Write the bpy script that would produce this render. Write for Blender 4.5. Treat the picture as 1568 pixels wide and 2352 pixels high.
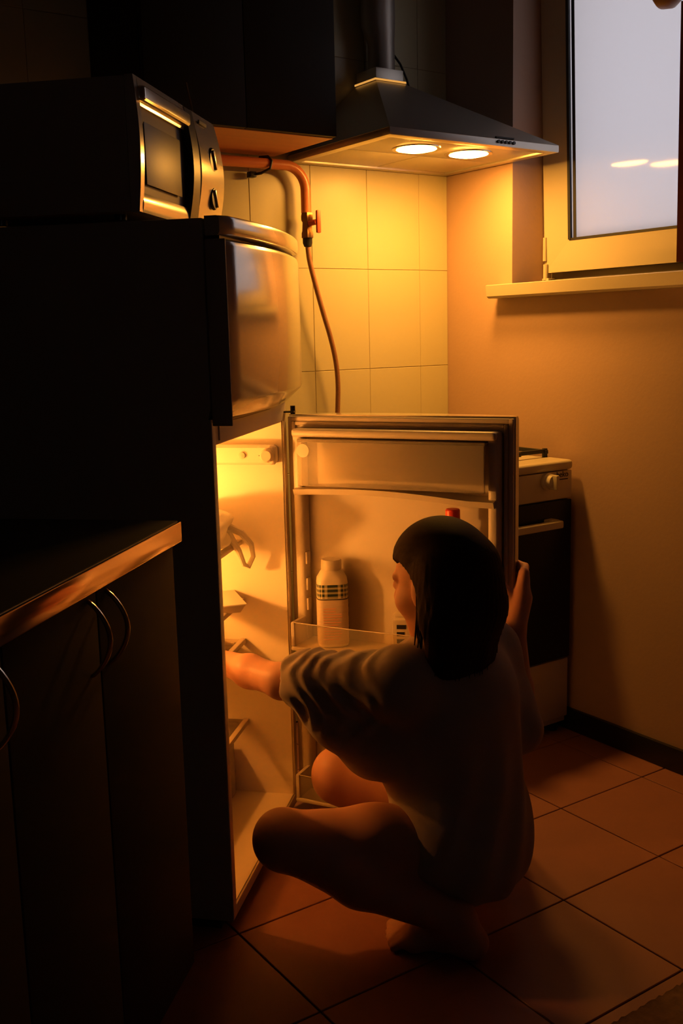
import bpy, bmesh, math, random
import numpy as np
from mathutils import Vector, Matrix

random.seed(7)
np.random.seed(7)
for o in list(bpy.data.objects):
    bpy.data.objects.remove(o, do_unlink=True)
scene = bpy.context.scene
COL = scene.collection
PI = math.pi

# ------------------------------------------------------------------ camera
# room frame: corner of tiled wall (y = 0) and window wall (x = 0), z up, metres
YAW, PITCH, ROLL = math.radians(34.196), math.radians(-9.839), math.radians(-1.386)
CAM = Vector((-2.234, -2.638, 1.20))
fw = Vector((math.sin(YAW) * math.cos(PITCH), math.cos(YAW) * math.cos(PITCH), math.sin(PITCH)))
rt = Vector((math.cos(YAW), -math.sin(YAW), 0))
up = rt.cross(fw)
r2 = rt * math.cos(ROLL) + up * math.sin(ROLL)
u2 = -rt * math.sin(ROLL) + up * math.cos(ROLL)
cam = bpy.data.cameras.new('camera')
cam.sensor_fit = 'VERTICAL'
cam.sensor_height = 36.0
cam.lens = 36.257
cam.clip_start = 0.02
co = bpy.data.objects.new('camera', cam)
COL.objects.link(co)
co.matrix_world = Matrix(((r2.x, u2.x, -fw.x, CAM.x), (r2.y, u2.y, -fw.y, CAM.y), (r2.z, u2.z, -fw.z, CAM.z), (0, 0, 0, 1)))
scene.camera = co

# ------------------------------------------------------------------ world + exposure
world = bpy.data.worlds.new('dusk_sky')
scene.world = world
world.use_nodes = True
bg = world.node_tree.nodes['Background']
bg.inputs[0].default_value = (0.80, 0.755, 0.79, 1)
bg.inputs[1].default_value = 0.80
scene.view_settings.view_transform = 'Standard'
scene.view_settings.look = 'None'
scene.view_settings.gamma = 1.0
scene.view_settings.use_curve_mapping = False
scene.view_settings.exposure = 0.9

HOOD_LAMP = 120.0            # radiance of the two hood lamps
FRIDGE_LAMP = 620.0          # radiance of the refrigerator bulb
HOOD_RGB = (1.0, 0.42, 0.06)
FRIDGE_RGB = (1.0, 0.385, 0.065)

# ------------------------------------------------------------------ materials
def mat(name, col, rough=0.5, metal=0.0, var=0.06, scale=8.0, bump=0.0, bscale=60.0, coat=0.0, spec=0.5,
        trans=0.0, sss=0.0, alpha=1.0, ior=1.45, stretch=None, sheen=0.0):
    m = bpy.data.materials.new(name)
    m.use_nodes = True
    nt = m.node_tree
    b = nt.nodes['Principled BSDF']
    tc = nt.nodes.new('ShaderNodeTexCoord')
    mp = nt.nodes.new('ShaderNodeMapping')
    nt.links.new(tc.outputs['Object'], mp.inputs[0])
    if stretch:
        mp.inputs['Scale'].default_value = stretch
    nz = nt.nodes.new('ShaderNodeTexNoise')
    nz.inputs['Scale'].default_value = scale
    nz.inputs['Detail'].default_value = 4
    nt.links.new(mp.outputs[0], nz.inputs['Vector'])
    mx = nt.nodes.new('ShaderNodeMix')
    mx.data_type = 'RGBA'
    mx.inputs[6].default_value = (*[max(0, c * (1 - var)) for c in col], 1)
    mx.inputs[7].default_value = (*[min(1, c * (1 + var)) for c in col], 1)
    nt.links.new(nz.outputs[0], mx.inputs[0])
    nt.links.new(mx.outputs[2], b.inputs['Base Color'])
    b.inputs['Roughness'].default_value = rough
    b.inputs['Metallic'].default_value = metal
    b.inputs['IOR'].default_value = ior
    b.inputs['Specular IOR Level'].default_value = spec
    if coat:
        b.inputs['Coat Weight'].default_value = coat
        b.inputs['Coat Roughness'].default_value = 0.08
    if trans:
        b.inputs['Transmission Weight'].default_value = trans
    if sss:
        b.inputs['Subsurface Weight'].default_value = sss
        b.inputs['Subsurface Radius'].default_value = (0.02, 0.008, 0.004)
        b.inputs['Subsurface Scale'].default_value = 0.5
    if sheen:
        b.inputs['Sheen Weight'].default_value = sheen
    if alpha < 1:
        b.inputs['Alpha'].default_value = alpha
    if bump:
        n2 = nt.nodes.new('ShaderNodeTexNoise')
        n2.inputs['Scale'].default_value = bscale
        n2.inputs['Detail'].default_value = 3
        nt.links.new(mp.outputs[0], n2.inputs['Vector'])
        bp = nt.nodes.new('ShaderNodeBump')
        bp.inputs['Strength'].default_value = bump
        bp.inputs['Distance'].default_value = 0.004
        nt.links.new(n2.outputs[0], bp.inputs['Height'])
        nt.links.new(bp.outputs[0], b.inputs['Normal'])
    return m

def emit(name, rgb, strength):
    m = bpy.data.materials.new(name)
    m.use_nodes = True
    nt = m.node_tree
    nt.nodes.clear()
    e = nt.nodes.new('ShaderNodeEmission')
    o = nt.nodes.new('ShaderNodeOutputMaterial')
    e.inputs[0].default_value = (*rgb, 1)
    e.inputs[1].default_value = strength
    nt.links.new(e.outputs[0], o.inputs[0])
    return m

M = dict(
    tile=mat('wall_tile_glaze', (0.50, 0.455, 0.28), 0.34, var=0.03, scale=5, bump=0.03, bscale=14),
    grout=mat('grout', (0.36, 0.28, 0.17), 0.9, var=0.1),
    plaster=mat('plaster_paint', (0.46, 0.305, 0.225), 0.55, var=0.04, scale=6, bump=0.12, bscale=90, spec=0.35),
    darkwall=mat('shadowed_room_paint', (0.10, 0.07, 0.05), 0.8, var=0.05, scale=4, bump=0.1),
    ceil=mat('ceiling_paint', (0.14, 0.11, 0.08), 0.85, var=0.04),
    floor_tile=mat('floor_tile_ceramic', (0.27, 0.108, 0.078), 0.45, var=0.14, scale=9, bump=0.1, bscale=30),
    floor_grout=mat('floor_grout', (0.05, 0.03, 0.02), 0.9),
    blackpl=mat('black_plastic', (0.012, 0.011, 0.010), 0.35, var=0.1),
    blackwood=mat('black_lacquer_front', (0.030, 0.024, 0.018), 0.6, var=0.15, scale=3, spec=0.15),
    underwood=mat('reddish_board', (0.62, 0.27, 0.14), 0.5, var=0.12, scale=3, stretch=(1, 12, 12)),
    white=mat('white_plastic', (0.56, 0.47, 0.35), 0.38, var=0.02),
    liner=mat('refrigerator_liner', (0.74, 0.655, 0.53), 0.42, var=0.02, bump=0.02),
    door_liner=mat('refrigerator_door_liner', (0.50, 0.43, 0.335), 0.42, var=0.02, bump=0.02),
    gasket=mat('gasket_rubber', (0.45, 0.37, 0.28), 0.6, var=0.04),
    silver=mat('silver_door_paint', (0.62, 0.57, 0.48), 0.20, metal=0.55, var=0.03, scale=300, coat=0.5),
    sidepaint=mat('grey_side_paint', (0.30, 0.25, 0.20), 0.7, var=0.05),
    steel=mat('brushed_steel', (0.56, 0.52, 0.45), 0.38, metal=0.8, var=0.08, scale=40, stretch=(1, 30, 30)),
    steel_dk=mat('dull_aluminium', (0.42, 0.38, 0.33), 0.45, metal=0.7, var=0.1),
    chrome=mat('chrome', (0.55, 0.48, 0.40), 0.2, metal=1.0, var=0.02),
    edge=mat('worktop_edge_trim', (0.85, 0.62, 0.50), 0.10, metal=0.95, var=0.03, scale=14),
    worktop=mat('dark_worktop', (0.020, 0.016, 0.013), 0.4, var=0.3, scale=80),
    enamel=mat('white_enamel', (0.52, 0.46, 0.36), 0.3, var=0.02),
    ovenglass=mat('black_oven_glass', (0.006, 0.007, 0.008), 0.30, var=0.0, spec=0.25),
    iron=mat('cast_iron', (0.012, 0.012, 0.012), 0.6, bump=0.2),
    pipe=mat('painted_pipe', (0.62, 0.20, 0.08), 0.35, var=0.08, coat=0.2),
    brass=mat('aged_brass', (0.30, 0.16, 0.06), 0.4, metal=0.8, var=0.2),
    redpl=mat('red_handle', (0.55, 0.10, 0.04), 0.4),
    hose=mat('braided_hose', (0.33, 0.16, 0.08), 0.45, metal=0.3, var=0.4, scale=400),
    pvc=mat('white_window_frame', (0.52, 0.46, 0.34), 0.35, var=0.02),
    seal=mat('dark_window_seal', (0.02, 0.022, 0.025), 0.5),
    sill=mat('window_sill_board', (0.50, 0.44, 0.32), 0.35, var=0.02),
    curtain=mat('brown_curtain', (0.22, 0.09, 0.04), 0.9, var=0.2, bump=0.2, bscale=300, sheen=0.2),
    woodrod=mat('wooden_rod', (0.30, 0.15, 0.06), 0.4, var=0.2),
    rug=mat('woven_rug', (0.16, 0.085, 0.045), 0.95, var=0.5, scale=60, bump=0.4, bscale=200),
    skin=mat('skin', (0.46, 0.22, 0.15), 0.5, var=0.05, scale=12, sss=0.15, spec=0.35),
    hair=mat('dark_hair', (0.022, 0.010, 0.006), 0.66, var=0.4, scale=60, stretch=(14, 14, 1), bump=0.25, bscale=80, spec=0.08),
    shirt=mat('shirt_cotton', (0.34, 0.265, 0.225), 0.95, var=0.06, scale=30, bump=0.15, bscale=260),
    black=mat('black_print', (0.015, 0.013, 0.012), 0.6),
    label=mat('printed_label', (0.50, 0.40, 0.30), 0.55, var=0.12, scale=45, stretch=(1, 1, 5)),
    redcap=mat('red_cap', (0.62, 0.045, 0.02), 0.35),
    paleplastic=mat('pale_bottle_plastic', (0.56, 0.49, 0.38), 0.35, var=0.03),
    bag=mat('thin_plastic_bag', (0.85, 0.80, 0.68), 0.30, var=0.03, trans=0.25),
    lensdark=mat('microwave_window', (0.06, 0.035, 0.022), 0.42, var=0.1, spec=0.55),
)
# clear plastics and glass
def clear(name, tint, mix, rough=0.05, fres=True):
    m = bpy.data.materials.new(name)
    m.use_nodes = True
    nt = m.node_tree
    nt.nodes.clear()
    t = nt.nodes.new('ShaderNodeBsdfTransparent')
    t.inputs[0].default_value = (*tint, 1)
    g = nt.nodes.new('ShaderNodeBsdfPrincipled')
    g.inputs['Base Color'].default_value = (*tint, 1)
    g.inputs['Roughness'].default_value = rough
    fr = nt.nodes.new('ShaderNodeFresnel')
    ad = nt.nodes.new('ShaderNodeMath')
    ad.operation = 'ADD'
    ad.inputs[1].default_value = mix
    if fres:
        nt.links.new(fr.outputs[0], ad.inputs[0])
    else:
        ad.inputs[0].default_value = 0.0
    mx = nt.nodes.new('ShaderNodeMixShader')
    nt.links.new(ad.outputs[0], mx.inputs[0])
    nt.links.new(t.outputs[0], mx.inputs[1])
    nt.links.new(g.outputs[0], mx.inputs[2])
    o = nt.nodes.new('ShaderNodeOutputMaterial')
    nt.links.new(mx.outputs[0], o.inputs[0])
    return m
M['clear'] = clear('clear_plastic', (0.95, 0.88, 0.74), 0.16)
M['rail'] = clear('clear_rail_plastic', (0.96, 0.91, 0.80), 0.07, fres=False)
M['glass'] = clear('shelf_glass', (0.97, 0.94, 0.88), 0.06, fres=False)

def frosted():
    m = bpy.data.materials.new('frosted_window_glass')
    m.use_nodes = True
    nt = m.node_tree
    nt.nodes.clear()
    t = nt.nodes.new('ShaderNodeBsdfTranslucent')
    t.inputs[0].default_value = (0.92, 0.92, 0.95, 1)
    g = nt.nodes.new('ShaderNodeBsdfGlossy')
    g.inputs['Roughness'].default_value = 0.06
    fr = nt.nodes.new('ShaderNodeFresnel')
    fr.inputs[0].default_value = 1.3
    nz = nt.nodes.new('ShaderNodeTexNoise')
    nz.inputs['Scale'].default_value = 2.0
    mx = nt.nodes.new('ShaderNodeMixShader')
    nt.links.new(fr.outputs[0], mx.inputs[0])
    nt.links.new(t.outputs[0], mx.inputs[1])
    nt.links.new(g.outputs[0], mx.inputs[2])
    o = nt.nodes.new('ShaderNodeOutputMaterial')
    nt.links.new(mx.outputs[0], o.inputs[0])
    return m
M['frost'] = frosted()

def gingham():
    m = bpy.data.materials.new('gingham_print')
    m.use_nodes = True
    nt = m.node_tree
    b = nt.nodes['Principled BSDF']
    b.inputs['Roughness'].default_value = 0.5
    uv = nt.nodes.new('ShaderNodeUVMap')
    sep = nt.nodes.new('ShaderNodeSeparateXYZ')
    nt.links.new(uv.outputs[0], sep.inputs[0])
    outs = []
    for ax, n in ((0, 20), (1, 3)):
        a = nt.nodes.new('ShaderNodeMath'); a.operation = 'MULTIPLY'; a.inputs[1].default_value = n
        nt.links.new(sep.outputs[ax], a.inputs[0])
        f = nt.nodes.new('ShaderNodeMath'); f.operation = 'FRACT'
        nt.links.new(a.outputs[0], f.inputs[0])
        g = nt.nodes.new('ShaderNodeMath'); g.operation = 'GREATER_THAN'; g.inputs[1].default_value = 0.45
        nt.links.new(f.outputs[0], g.inputs[0])
        outs.append(g)
    ad = nt.nodes.new('ShaderNodeMath'); ad.operation = 'ADD'
    nt.links.new(outs[0].outputs[0], ad.inputs[0]); nt.links.new(outs[1].outputs[0], ad.inputs[1])
    hf = nt.nodes.new('ShaderNodeMath'); hf.operation = 'MULTIPLY'; hf.inputs[1].default_value = 0.5
    nt.links.new(ad.outputs[0], hf.inputs[0])
    rp = nt.nodes.new('ShaderNodeValToRGB')
    rp.color_ramp.interpolation = 'CONSTANT'
    e = rp.color_ramp.elements
    e[0].position = 0; e[0].color = (0.52, 0.46, 0.33, 1)
    e[1].position = 0.4; e[1].color = (0.28, 0.27, 0.17, 1)
    n = e.new(0.9); n.color = (0.015, 0.03, 0.02, 1)
    nt.links.new(hf.outputs[0], rp.inputs[0])
    nt.links.new(rp.outputs[0], b.inputs['Base Color'])
    return m
M['gingham'] = gingham()
M['hoodlamp'] = emit('hood_lamp_glow', HOOD_RGB, HOOD_LAMP)
M['rim_glow'] = emit('painted_rim_glow', (1.0, 0.45, 0.09), 0.42)  # painted glow for the bright collar line, not a lamp
M['bulb'] = emit('refrigerator_bulb_glow', FRIDGE_RGB, FRIDGE_LAMP)

# ------------------------------------------------------------------ geometry helpers
class B:
    def __init__(self):
        self.bm = bmesh.new()
    def box(self, lo, hi, bevel=0.0, seg=2, mtx=None):
        lo, hi = [min(a, b) for a, b in zip(lo, hi)], [max(a, b) for a, b in zip(lo, hi)]
        r = bmesh.ops.create_cube(self.bm, size=1.0)
        vs = r['verts']
        c = [(a + b) / 2 for a, b in zip(lo, hi)]
        s = [b - a for a, b in zip(lo, hi)]
        for v in vs:
            v.co = Vector((c[i] + v.co[i] * s[i] for i in range(3)))
        if bevel > 0:
            es = list({e for v in vs for e in v.link_edges})
            rr = bmesh.ops.bevel(self.bm, geom=es, offset=min(bevel, min(s) * 0.49), segments=seg, profile=0.6, affect='EDGES')
            vs = [v for v in rr['verts']] + [v for v in vs if v.is_valid]
            vs = list(set(vs))
        if mtx is not None:
            for v in vs:
                v.co = mtx @ v.co
        return self
    def tube(self, path, r, seg=12, cap=True):
        path = [Vector(p) for p in path]
        n = len(path)
        rs = r if isinstance(r, (list, tuple)) else [r] * n
        rings = []
        prev = None
        for i, p in enumerate(path):
            t = (path[min(i + 1, n - 1)] - path[max(i - 1, 0)]).normalized()
            if prev is None:
                a = Vector((0, 0, 1)) if abs(t.z) < 0.9 else Vector((1, 0, 0))
                u = t.cross(a).normalized()
            else:
                u = (prev - t * prev.dot(t)).normalized()
            prev = u
            w = t.cross(u)
            rings.append([self.bm.verts.new(p + (u * math.cos(2 * PI * k / seg) + w * math.sin(2 * PI * k / seg)) * rs[i]) for k in range(seg)])
        for i in range(n - 1):
            for k in range(seg):
                self.bm.faces.new((rings[i][k], rings[i][(k + 1) % seg], rings[i + 1][(k + 1) % seg], rings[i + 1][k]))
        if cap:
            self.bm.faces.new(list(reversed(rings[0])))
            self.bm.faces.new(rings[-1])
        return self
    def cyl(self, p0, p1, r0, r1=None, seg=24):
        return self.tube([p0, p1], [r0, r1 if r1 is not None else r0], seg)
    def lathe(self, prof, c=(0, 0, 0), seg=28, axis='z', sq=None):
        c = Vector(c)
        rings = []
        for r, h in prof:
            ring = []
            for k in range(seg):
                a = 2 * PI * k / seg
                ca, sa = math.cos(a), math.sin(a)
                if sq:
                    e = sq(h)
                    ca, sa = math.copysign(abs(ca) ** e, ca), math.copysign(abs(sa) ** e, sa)
                v = (r * ca, r * sa, h)
                if axis == 'x':
                    v = (h, r * ca, r * sa)
                elif axis == 'y':
                    v = (r * sa, h, r * ca)
                ring.append(self.bm.verts.new(c + Vector(v)))
            rings.append(ring)
        for i in range(len(rings) - 1):
            for k in range(seg):
                self.bm.faces.new((rings[i][k], rings[i][(k + 1) % seg], rings[i + 1][(k + 1) % seg], rings[i + 1][k]))
        self.bm.faces.new(list(reversed(rings[0])))
        self.bm.faces.new(rings[-1])
        return self
    def prism(self, poly, h0, h1, axis='z'):
        def P(a, b, h):
            return {'z': (a, b, h), 'x': (h, a, b), 'y': (a, h, b)}[axis]
        lo = [self.bm.verts.new(P(a, b, h0)) for a, b in poly]
        hi = [self.bm.verts.new(P(a, b, h1)) for a, b in poly]
        n = len(poly)
        self.bm.faces.new(list(reversed(lo)))
        self.bm.faces.new(hi)
        for i in range(n):
            self.bm.faces.new((lo[i], lo[(i + 1) % n], hi[(i + 1) % n], hi[i]))
        return self
    def hexa(self, pts):
        v = [self.bm.verts.new(p) for p in pts]     # bottom 4 (ccw), top 4
        for f in ((3, 2, 1, 0), (4, 5, 6, 7), (0, 1, 5, 4), (1, 2, 6, 5), (2, 3, 7, 6), (3, 0, 4, 7)):
            self.bm.faces.new([v[i] for i in f])
        return self
    def done(self, name, m, parent=None, smooth=35):
        bmesh.ops.recalc_face_normals(self.bm, faces=self.bm.faces)
        me = bpy.data.meshes.new(name)
        self.bm.to_mesh(me)
        self.bm.free()
        return link(name, me, m, parent, smooth)

def link(name, me, m, parent=None, smooth=35):
    me.materials.clear()
    me.materials.append(m if not isinstance(m, str) else M[m])
    if smooth:
        me.polygons.foreach_set('use_smooth', [True] * len(me.polygons))
        if smooth < 180:
            me.set_sharp_from_angle(angle=math.radians(smooth))
    o = bpy.data.objects.new(name, me)
    COL.objects.link(o)
    if parent:
        o.parent = parent
    return o

def empty(name, loc, rz=0.0, parent=None):
    o = bpy.data.objects.new(name, None)
    o.empty_display_size = 0.1
    COL.objects.link(o)
    o.location = loc
    o.rotation_euler = (0, 0, rz)
    if parent:
        o.parent = parent
    return o

def tag(o, label=None, cat=None, group=None, kind=None):
    if label: o['label'] = label
    if cat: o['category'] = cat
    if group: o['group'] = group
    if kind: o['kind'] = kind
    return o

def struct(o, label=None, cat=None):
    return tag(o, label, cat, kind='structure')

def text_mesh(name, body, size, m, parent, mtx, ext=0.0004):
    cu = bpy.data.curves.new(name, 'FONT')
    cu.body = body
    cu.size = size
    cu.extrude = ext
    cu.align_x = 'CENTER'
    cu.align_y = 'CENTER'
    tmp = bpy.data.objects.new(name, cu)
    COL.objects.link(tmp)
    dg = bpy.context.evaluated_depsgraph_get()
    me = bpy.data.meshes.new_from_object(tmp.evaluated_get(dg))
    bpy.data.objects.remove(tmp, do_unlink=True)
    bpy.data.curves.remove(cu)
    me.transform(mtx)
    return link(name, me, m, parent, 0)

# ------------------------------------------------------------------ the room
RUN = math.radians(45.5)                      # the cupboard run stands at 45 degrees to the tiled wall
RD = Vector((math.sin(RUN), math.cos(RUN), 0))
RN = Vector((math.cos(RUN), -math.sin(RUN), 0))
FL = Vector((-1.335, -0.895, 0))              # front corner of the refrigerator nearest the camera
WL0 = FL - RN * 0.72 + RD * 0.60
WL1 = FL - RN * 0.72 - RD * 2.70
XB = WL1.x
YF = -4.4
HZ = 2.55

floor = struct(B().box((XB - 0.2, YF - 0.2, -0.10), (0.45, 0.25, -0.004)).done('floor', 'floor_grout', None, 0),
               'reddish brown square tiled kitchen floor with dark joints', 'floor')
px, py = 0.3095, 0.304
tm = {}
for i in range(-1, 13):
    for j in range(-3, 13):
        x1, x0 = -0.414 + 0.3095 - i * px, -0.414 - i * px
        y1, y0 = -0.917 - j * py, -0.917 - (j + 1) * py
        x1, y1 = min(x1, -0.002), min(y1, -0.002)
        if x1 - x0 < 0.03 or y1 - y0 < 0.03 or y0 < YF - 0.1:
            continue
        c = Vector(((x0 + x1) / 2, (y0 + y1) / 2, 0))
        if (c - WL0).dot(RN) < -0.05 or c.x < XB:
            continue
        key = (round(x1 - x0, 3), round(y1 - y0, 3))
        if key not in tm:
            w, d = key
            t = B().box((-w / 2 + 0.0018, -d / 2 + 0.0018, -0.008), (w / 2 - 0.0018, d / 2 - 0.0018, 0), 0.0012, 1).done('tile', 'floor_tile', floor)
            tm[key] = t.data
        else:
            t = link('tile', tm[key], 'floor_tile', floor)
        t.location = c + Vector((0, 0, random.uniform(-0.0004, 0)))

wall_back = struct(B().box((WL0.x - 0.3, 0.0025, 0), (0.3, 0.2, HZ)).done('wall_back', 'grout', None, 0),
                   'cream glazed tile wall behind the stove', 'wall')
xe = [-0.002, -0.117, -0.320, -0.524, -0.730, -0.934, -1.138, -1.342, -1.50]
ze = [0.0, 0.180, 0.483, 0.786, 1.088, 1.391, 1.694, 1.997, 2.300, HZ]
wm = {}
for i in range(len(xe) - 1):
    for k in range(len(ze) - 1):
        w, h = xe[i] - xe[i + 1], ze[k + 1] - ze[k]
        key = (round(w, 3), round(h, 3))
        if key not in wm:
            t = B().box((-w / 2 + 0.0008, -0.002, -h / 2 + 0.0008), (w / 2 - 0.0008, 0.006, h / 2 - 0.0008), 0.0010, 1).done('tile', 'tile', wall_back)
            wm[key] = t.data
        else:
            t = link('tile', wm[key], 'tile', wall_back)
        t.location = ((xe[i] + xe[i + 1]) / 2, 0.003, (ze[k] + ze[k + 1]) / 2)
        t.rotation_euler = (random.uniform(-0.002, 0.002), 0, random.uniform(-0.002, 0.002))

# window wall with its opening
OY0, OY1, OZ0, OZ1, WT = -0.298, -1.16, 1.333, 2.42, 0.36
b = B()
b.box((0, OY0, 0), (WT, 0.2, HZ))
b.box((0, YF - 0.2, 0), (WT, OY1, HZ))
b.box((0, OY1, 0), (WT, OY0, OZ0))
b.box((0, OY1, OZ1), (WT, OY0, HZ))
struct(b.done('wall_right', 'plaster', None, 0), 'smooth painted wall with the window, glowing orange', 'wall')
b = B()
b.hexa([(*(p.xy), z) for z in (0, HZ) for p in (WL1, WL0, WL0 - RN * 0.15, WL1 - RN * 0.15)])
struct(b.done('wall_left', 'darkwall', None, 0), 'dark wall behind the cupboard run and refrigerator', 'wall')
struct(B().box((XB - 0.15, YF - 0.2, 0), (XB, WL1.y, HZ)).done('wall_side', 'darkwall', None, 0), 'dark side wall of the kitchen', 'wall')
VX0, VX1, VZ0, VZ1 = -2.45, -1.85, 1.35, 2.15
b = B()
b.box((XB, YF - 0.2, 0), (VX0, YF, HZ)); b.box((VX1, YF - 0.2, 0), (0, YF, HZ))
b.box((VX0, YF - 0.2, 0), (VX1, YF, VZ0)); b.box((VX0, YF - 0.2, VZ1), (VX1, YF, HZ))
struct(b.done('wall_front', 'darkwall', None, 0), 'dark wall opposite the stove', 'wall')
w2 = struct(empty('fill_window', (VX0, YF - 0.1, VZ0)), 'added unseen frosted window opposite the stove, filling the shadows', 'window')  # added unseen window, gives soft fill light to the shadows
b = B()
for lo, hi in (((0, 0, 0), (0.06, 0.05, 0.80)), ((0.54, 0, 0), (0.60, 0.05, 0.80)), ((0.06, 0, 0), (0.54, 0.05, 0.06)), ((0.06, 0, 0.74), (0.54, 0.05, 0.80))):
    b.box(lo, hi, 0.004)
b.done('frame', 'pvc', w2)
b = B(); b.box((0.055, 0.02, 0.055), (0.545, 0.028, 0.745)); b.done('pane', 'frost', w2, 0)
struct(B().box((XB - 0.2, YF - 0.2, HZ), (WT, 0.2, HZ + 0.1)).done('ceiling', 'ceil', None, 0), 'dark kitchen ceiling', 'ceiling')
b = B()
b.box((-0.014, YF, 0), (0, -0.02, 0.068), 0.004)
struct(b.done('baseboard_right', 'blackpl'), 'black baseboard along the foot of the window wall', 'baseboard')

# ------------------------------------------------------------------ window
win = struct(empty('window_1', (0.135, -0.73, OZ0)), 'white framed window with pale frosted pane above the sill', 'window')
def ring(b, y0, y1, z0, z1, w, x0, x1, bev=0.006):
    b.box((x0, y0, z0), (x1, y0 + w, z1), bev)
    b.box((x0, y1 - w, z0), (x1, y1, z1), bev)
    b.box((x0, y0 + w * 0.9, z0), (x1, y1 - w * 0.9, z0 + w), bev)
    b.box((x0, y0 + w * 0.9, z1 - w), (x1, y1 - w * 0.9, z1), bev)
b = B()
ring(b, -0.43, 0.432, 0.0, 1.087, 0.05, 0.03, 0.09, 0.003)
b.done('frame', 'pvc', win)
sash = B()
# mitred sash: four wedge shaped members
y0, y1, z0, z1, w = -0.415, 0.428, 0.034, 1.06, 0.098
for quad in (((y0, z0), (y1, z0), (y1 - w, z0 + w * 0.95), (y0 + w, z0 + w * 0.95)),
             ((y1, z0), (y1, z1), (y1 - w, z1 - w), (y1 - w, z0 + w * 0.95)),
             ((y1, z1), (y0, z1), (y0 + w, z1 - w), (y1 - w, z1 - w)),
             ((y0, z1), (y0, z0), (y0 + w, z0 + w * 0.95), (y0 + w, z1 - w))):
    (a0, a1), (b0, b1), (c0, c1), (d0, d1) = quad
    sash.hexa([(0.055, a0, a1), (0.055, b0, b1), (0.055, c0, c1), (0.055, d0, d1),
               (0.0, a0, a1), (0.0, b0, b1), (0.006, c0, c1), (0.006, d0, d1)])
sash = sash.done('sash', 'pvc', win, 20)
sash.location = (0, 0, 0)
sash.rotation_euler = (0, math.radians(-2.0), 0)          # tilted open a little at the top
gy0, gy1, gz0, gz1 = y0 + w, y1 - w, z0 + w * 0.95, z1 - w
b = B()
b.box((0.010, gy0, gz0), (0.020, gy1, gz1))
b.done('pane', 'frost', sash, 0)
b = B()
b.box((0.002, gy1 - 0.007, gz0), (0.012, gy1 + 0.003, gz1))
b.box((0.002, gy0 - 0.003, gz0), (0.012, gy0 + 0.007, gz1))
b.box((0.004, gy0, gz0 - 0.003), (0.012, gy1, gz0 + 0.004))
b.box((0.004, gy0, gz1 - 0.004), (0.012, gy1, gz1 + 0.003))
b.done('seal', 'seal', sash, 0)
b = B()
b.box((0.0085, gy1 - 0.024, gz0 + 0.004), (0.0105, gy1 - 0.013, gz1))
b.done('spacer_reflection', 'seal', sash, 0)  # dark strip on the pane, painted as the glass edge spacer's reflection
b = B()
b.cyl((-0.006, 0.420, 0.012), (-0.006, 0.420, 0.060), 0.0075, seg=12)
b.box((-0.010, 0.404, 0.002), (0.02, 0.431, 0.018), 0.002)
b.cyl((-0.006, 0.424, 0.070), (-0.006, 0.424, 0.140), 0.006, seg=12)
b.done('hinge', 'pvc', win)
b = B()
b.prism([(0.0, -0.002), (0.004, -0.034), (0.012, -0.040), (0.05, -0.040), (0.05, -0.034), (0.30, -0.034), (0.30, 0.0), (0.006, 0.0)], -0.84, 0.487, 'y')
s = b.done('window_sill', 'sill', win)
for v in s.data.vertices:                   # profile was drawn as (x, z)
    pass
s.location = (-0.135 - 0.058, 0.0, 0.0)
b = B()
b.box((-0.06, 0.405, 0.0), (-0.02, 0.428, 0.006), 0.001)
tag(b.done('hinge_cap', 'brass', win), 'small brown cap lying by the hinge')

# curtain and rod at the right end of the window
rod = tag(empty('curtain_rod', (-0.085, -1.35, 1.985)), 'wooden curtain rod with round end knob above the window', 'curtain rod')
b = B(); b.cyl((0, -0.6, 0), (0, 0.40, 0), 0.014, seg=16); b.done('rod', 'woodrod', rod)
b = B()
b.lathe([(0.004, 0.0), (0.016, 0.0), (0.018, 0.01), (0.03, 0.024), (0.040, 0.045), (0.036, 0.07), (0.02, 0.085), (0.003, 0.09)], (0, 0.385, 0), 24, 'y')
b.done('finial', 'woodrod', rod)
b = B(); b.box((0.0, -0.01, -0.012), (0.084, 0.01, 0.012), 0.003); b.done('bracket', 'woodrod', rod)
b = B()
nx_, nz_ = 90, 12
g = [[b.bm.verts.new((-0.085 + 0.016 * math.sin(i * 0.62) - 0.004 * (k / nz_), -0.962 + 0.006 * k / nz_ - 0.55 * i / nx_, 1.352 + 0.60 * k / nz_)) for k in range(nz_ + 1)] for i in range(nx_ + 1)]
for i in range(nx_):
    for k in range(nz_):
        b.bm.faces.new((g[i][k], g[i + 1][k], g[i + 1][k + 1], g[i][k + 1]))
bmesh.ops.solidify(b.bm, geom=b.bm.faces[:], thickness=0.003)
cur = tag(b.done('curtain', 'curtain'), 'dark brown pleated curtain hanging at the right edge of the window', 'curtain')

# ------------------------------------------------------------------ refrigerator
FR = empty('refrigerator', FL, -RUN)           # local x = out of its front, y = along the run, z up
tag(FR, 'silver two-door refrigerator standing open with its light on', 'refrigerator')
S0, S1, DEP, CT = -0.018, 0.548, -0.60, 1.0
b = B()
b.box((DEP, S0, 0.022), (0, 0.003, 1.412), 0.004)           # side towards the camera
b.box((DEP, 0.521, 0.022), (0, S1, 1.412), 0.004)           # hinge side
b.box((DEP, 0, 0.022), (DEP + 0.04, 0.53, 1.412))           # back
b.box((DEP, 0, 1.0), (-0.004, 0.53, 1.05))                  # divider
b.box((DEP, 0, 1.36), (0, 0.53, 1.412))
b.box((DEP, 0, 0.022), (-0.004, 0.53, 0.048))
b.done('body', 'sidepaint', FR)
b = B()                                                      # white frame around the cold chamber
b.box((-0.012, S0 + 0.001, 0.026), (0.001, 0.004, 1.04), 0.002)
b.box((-0.012, 0.520, 0.026), (0.001, S1 - 0.001, 1.04), 0.002)
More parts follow.
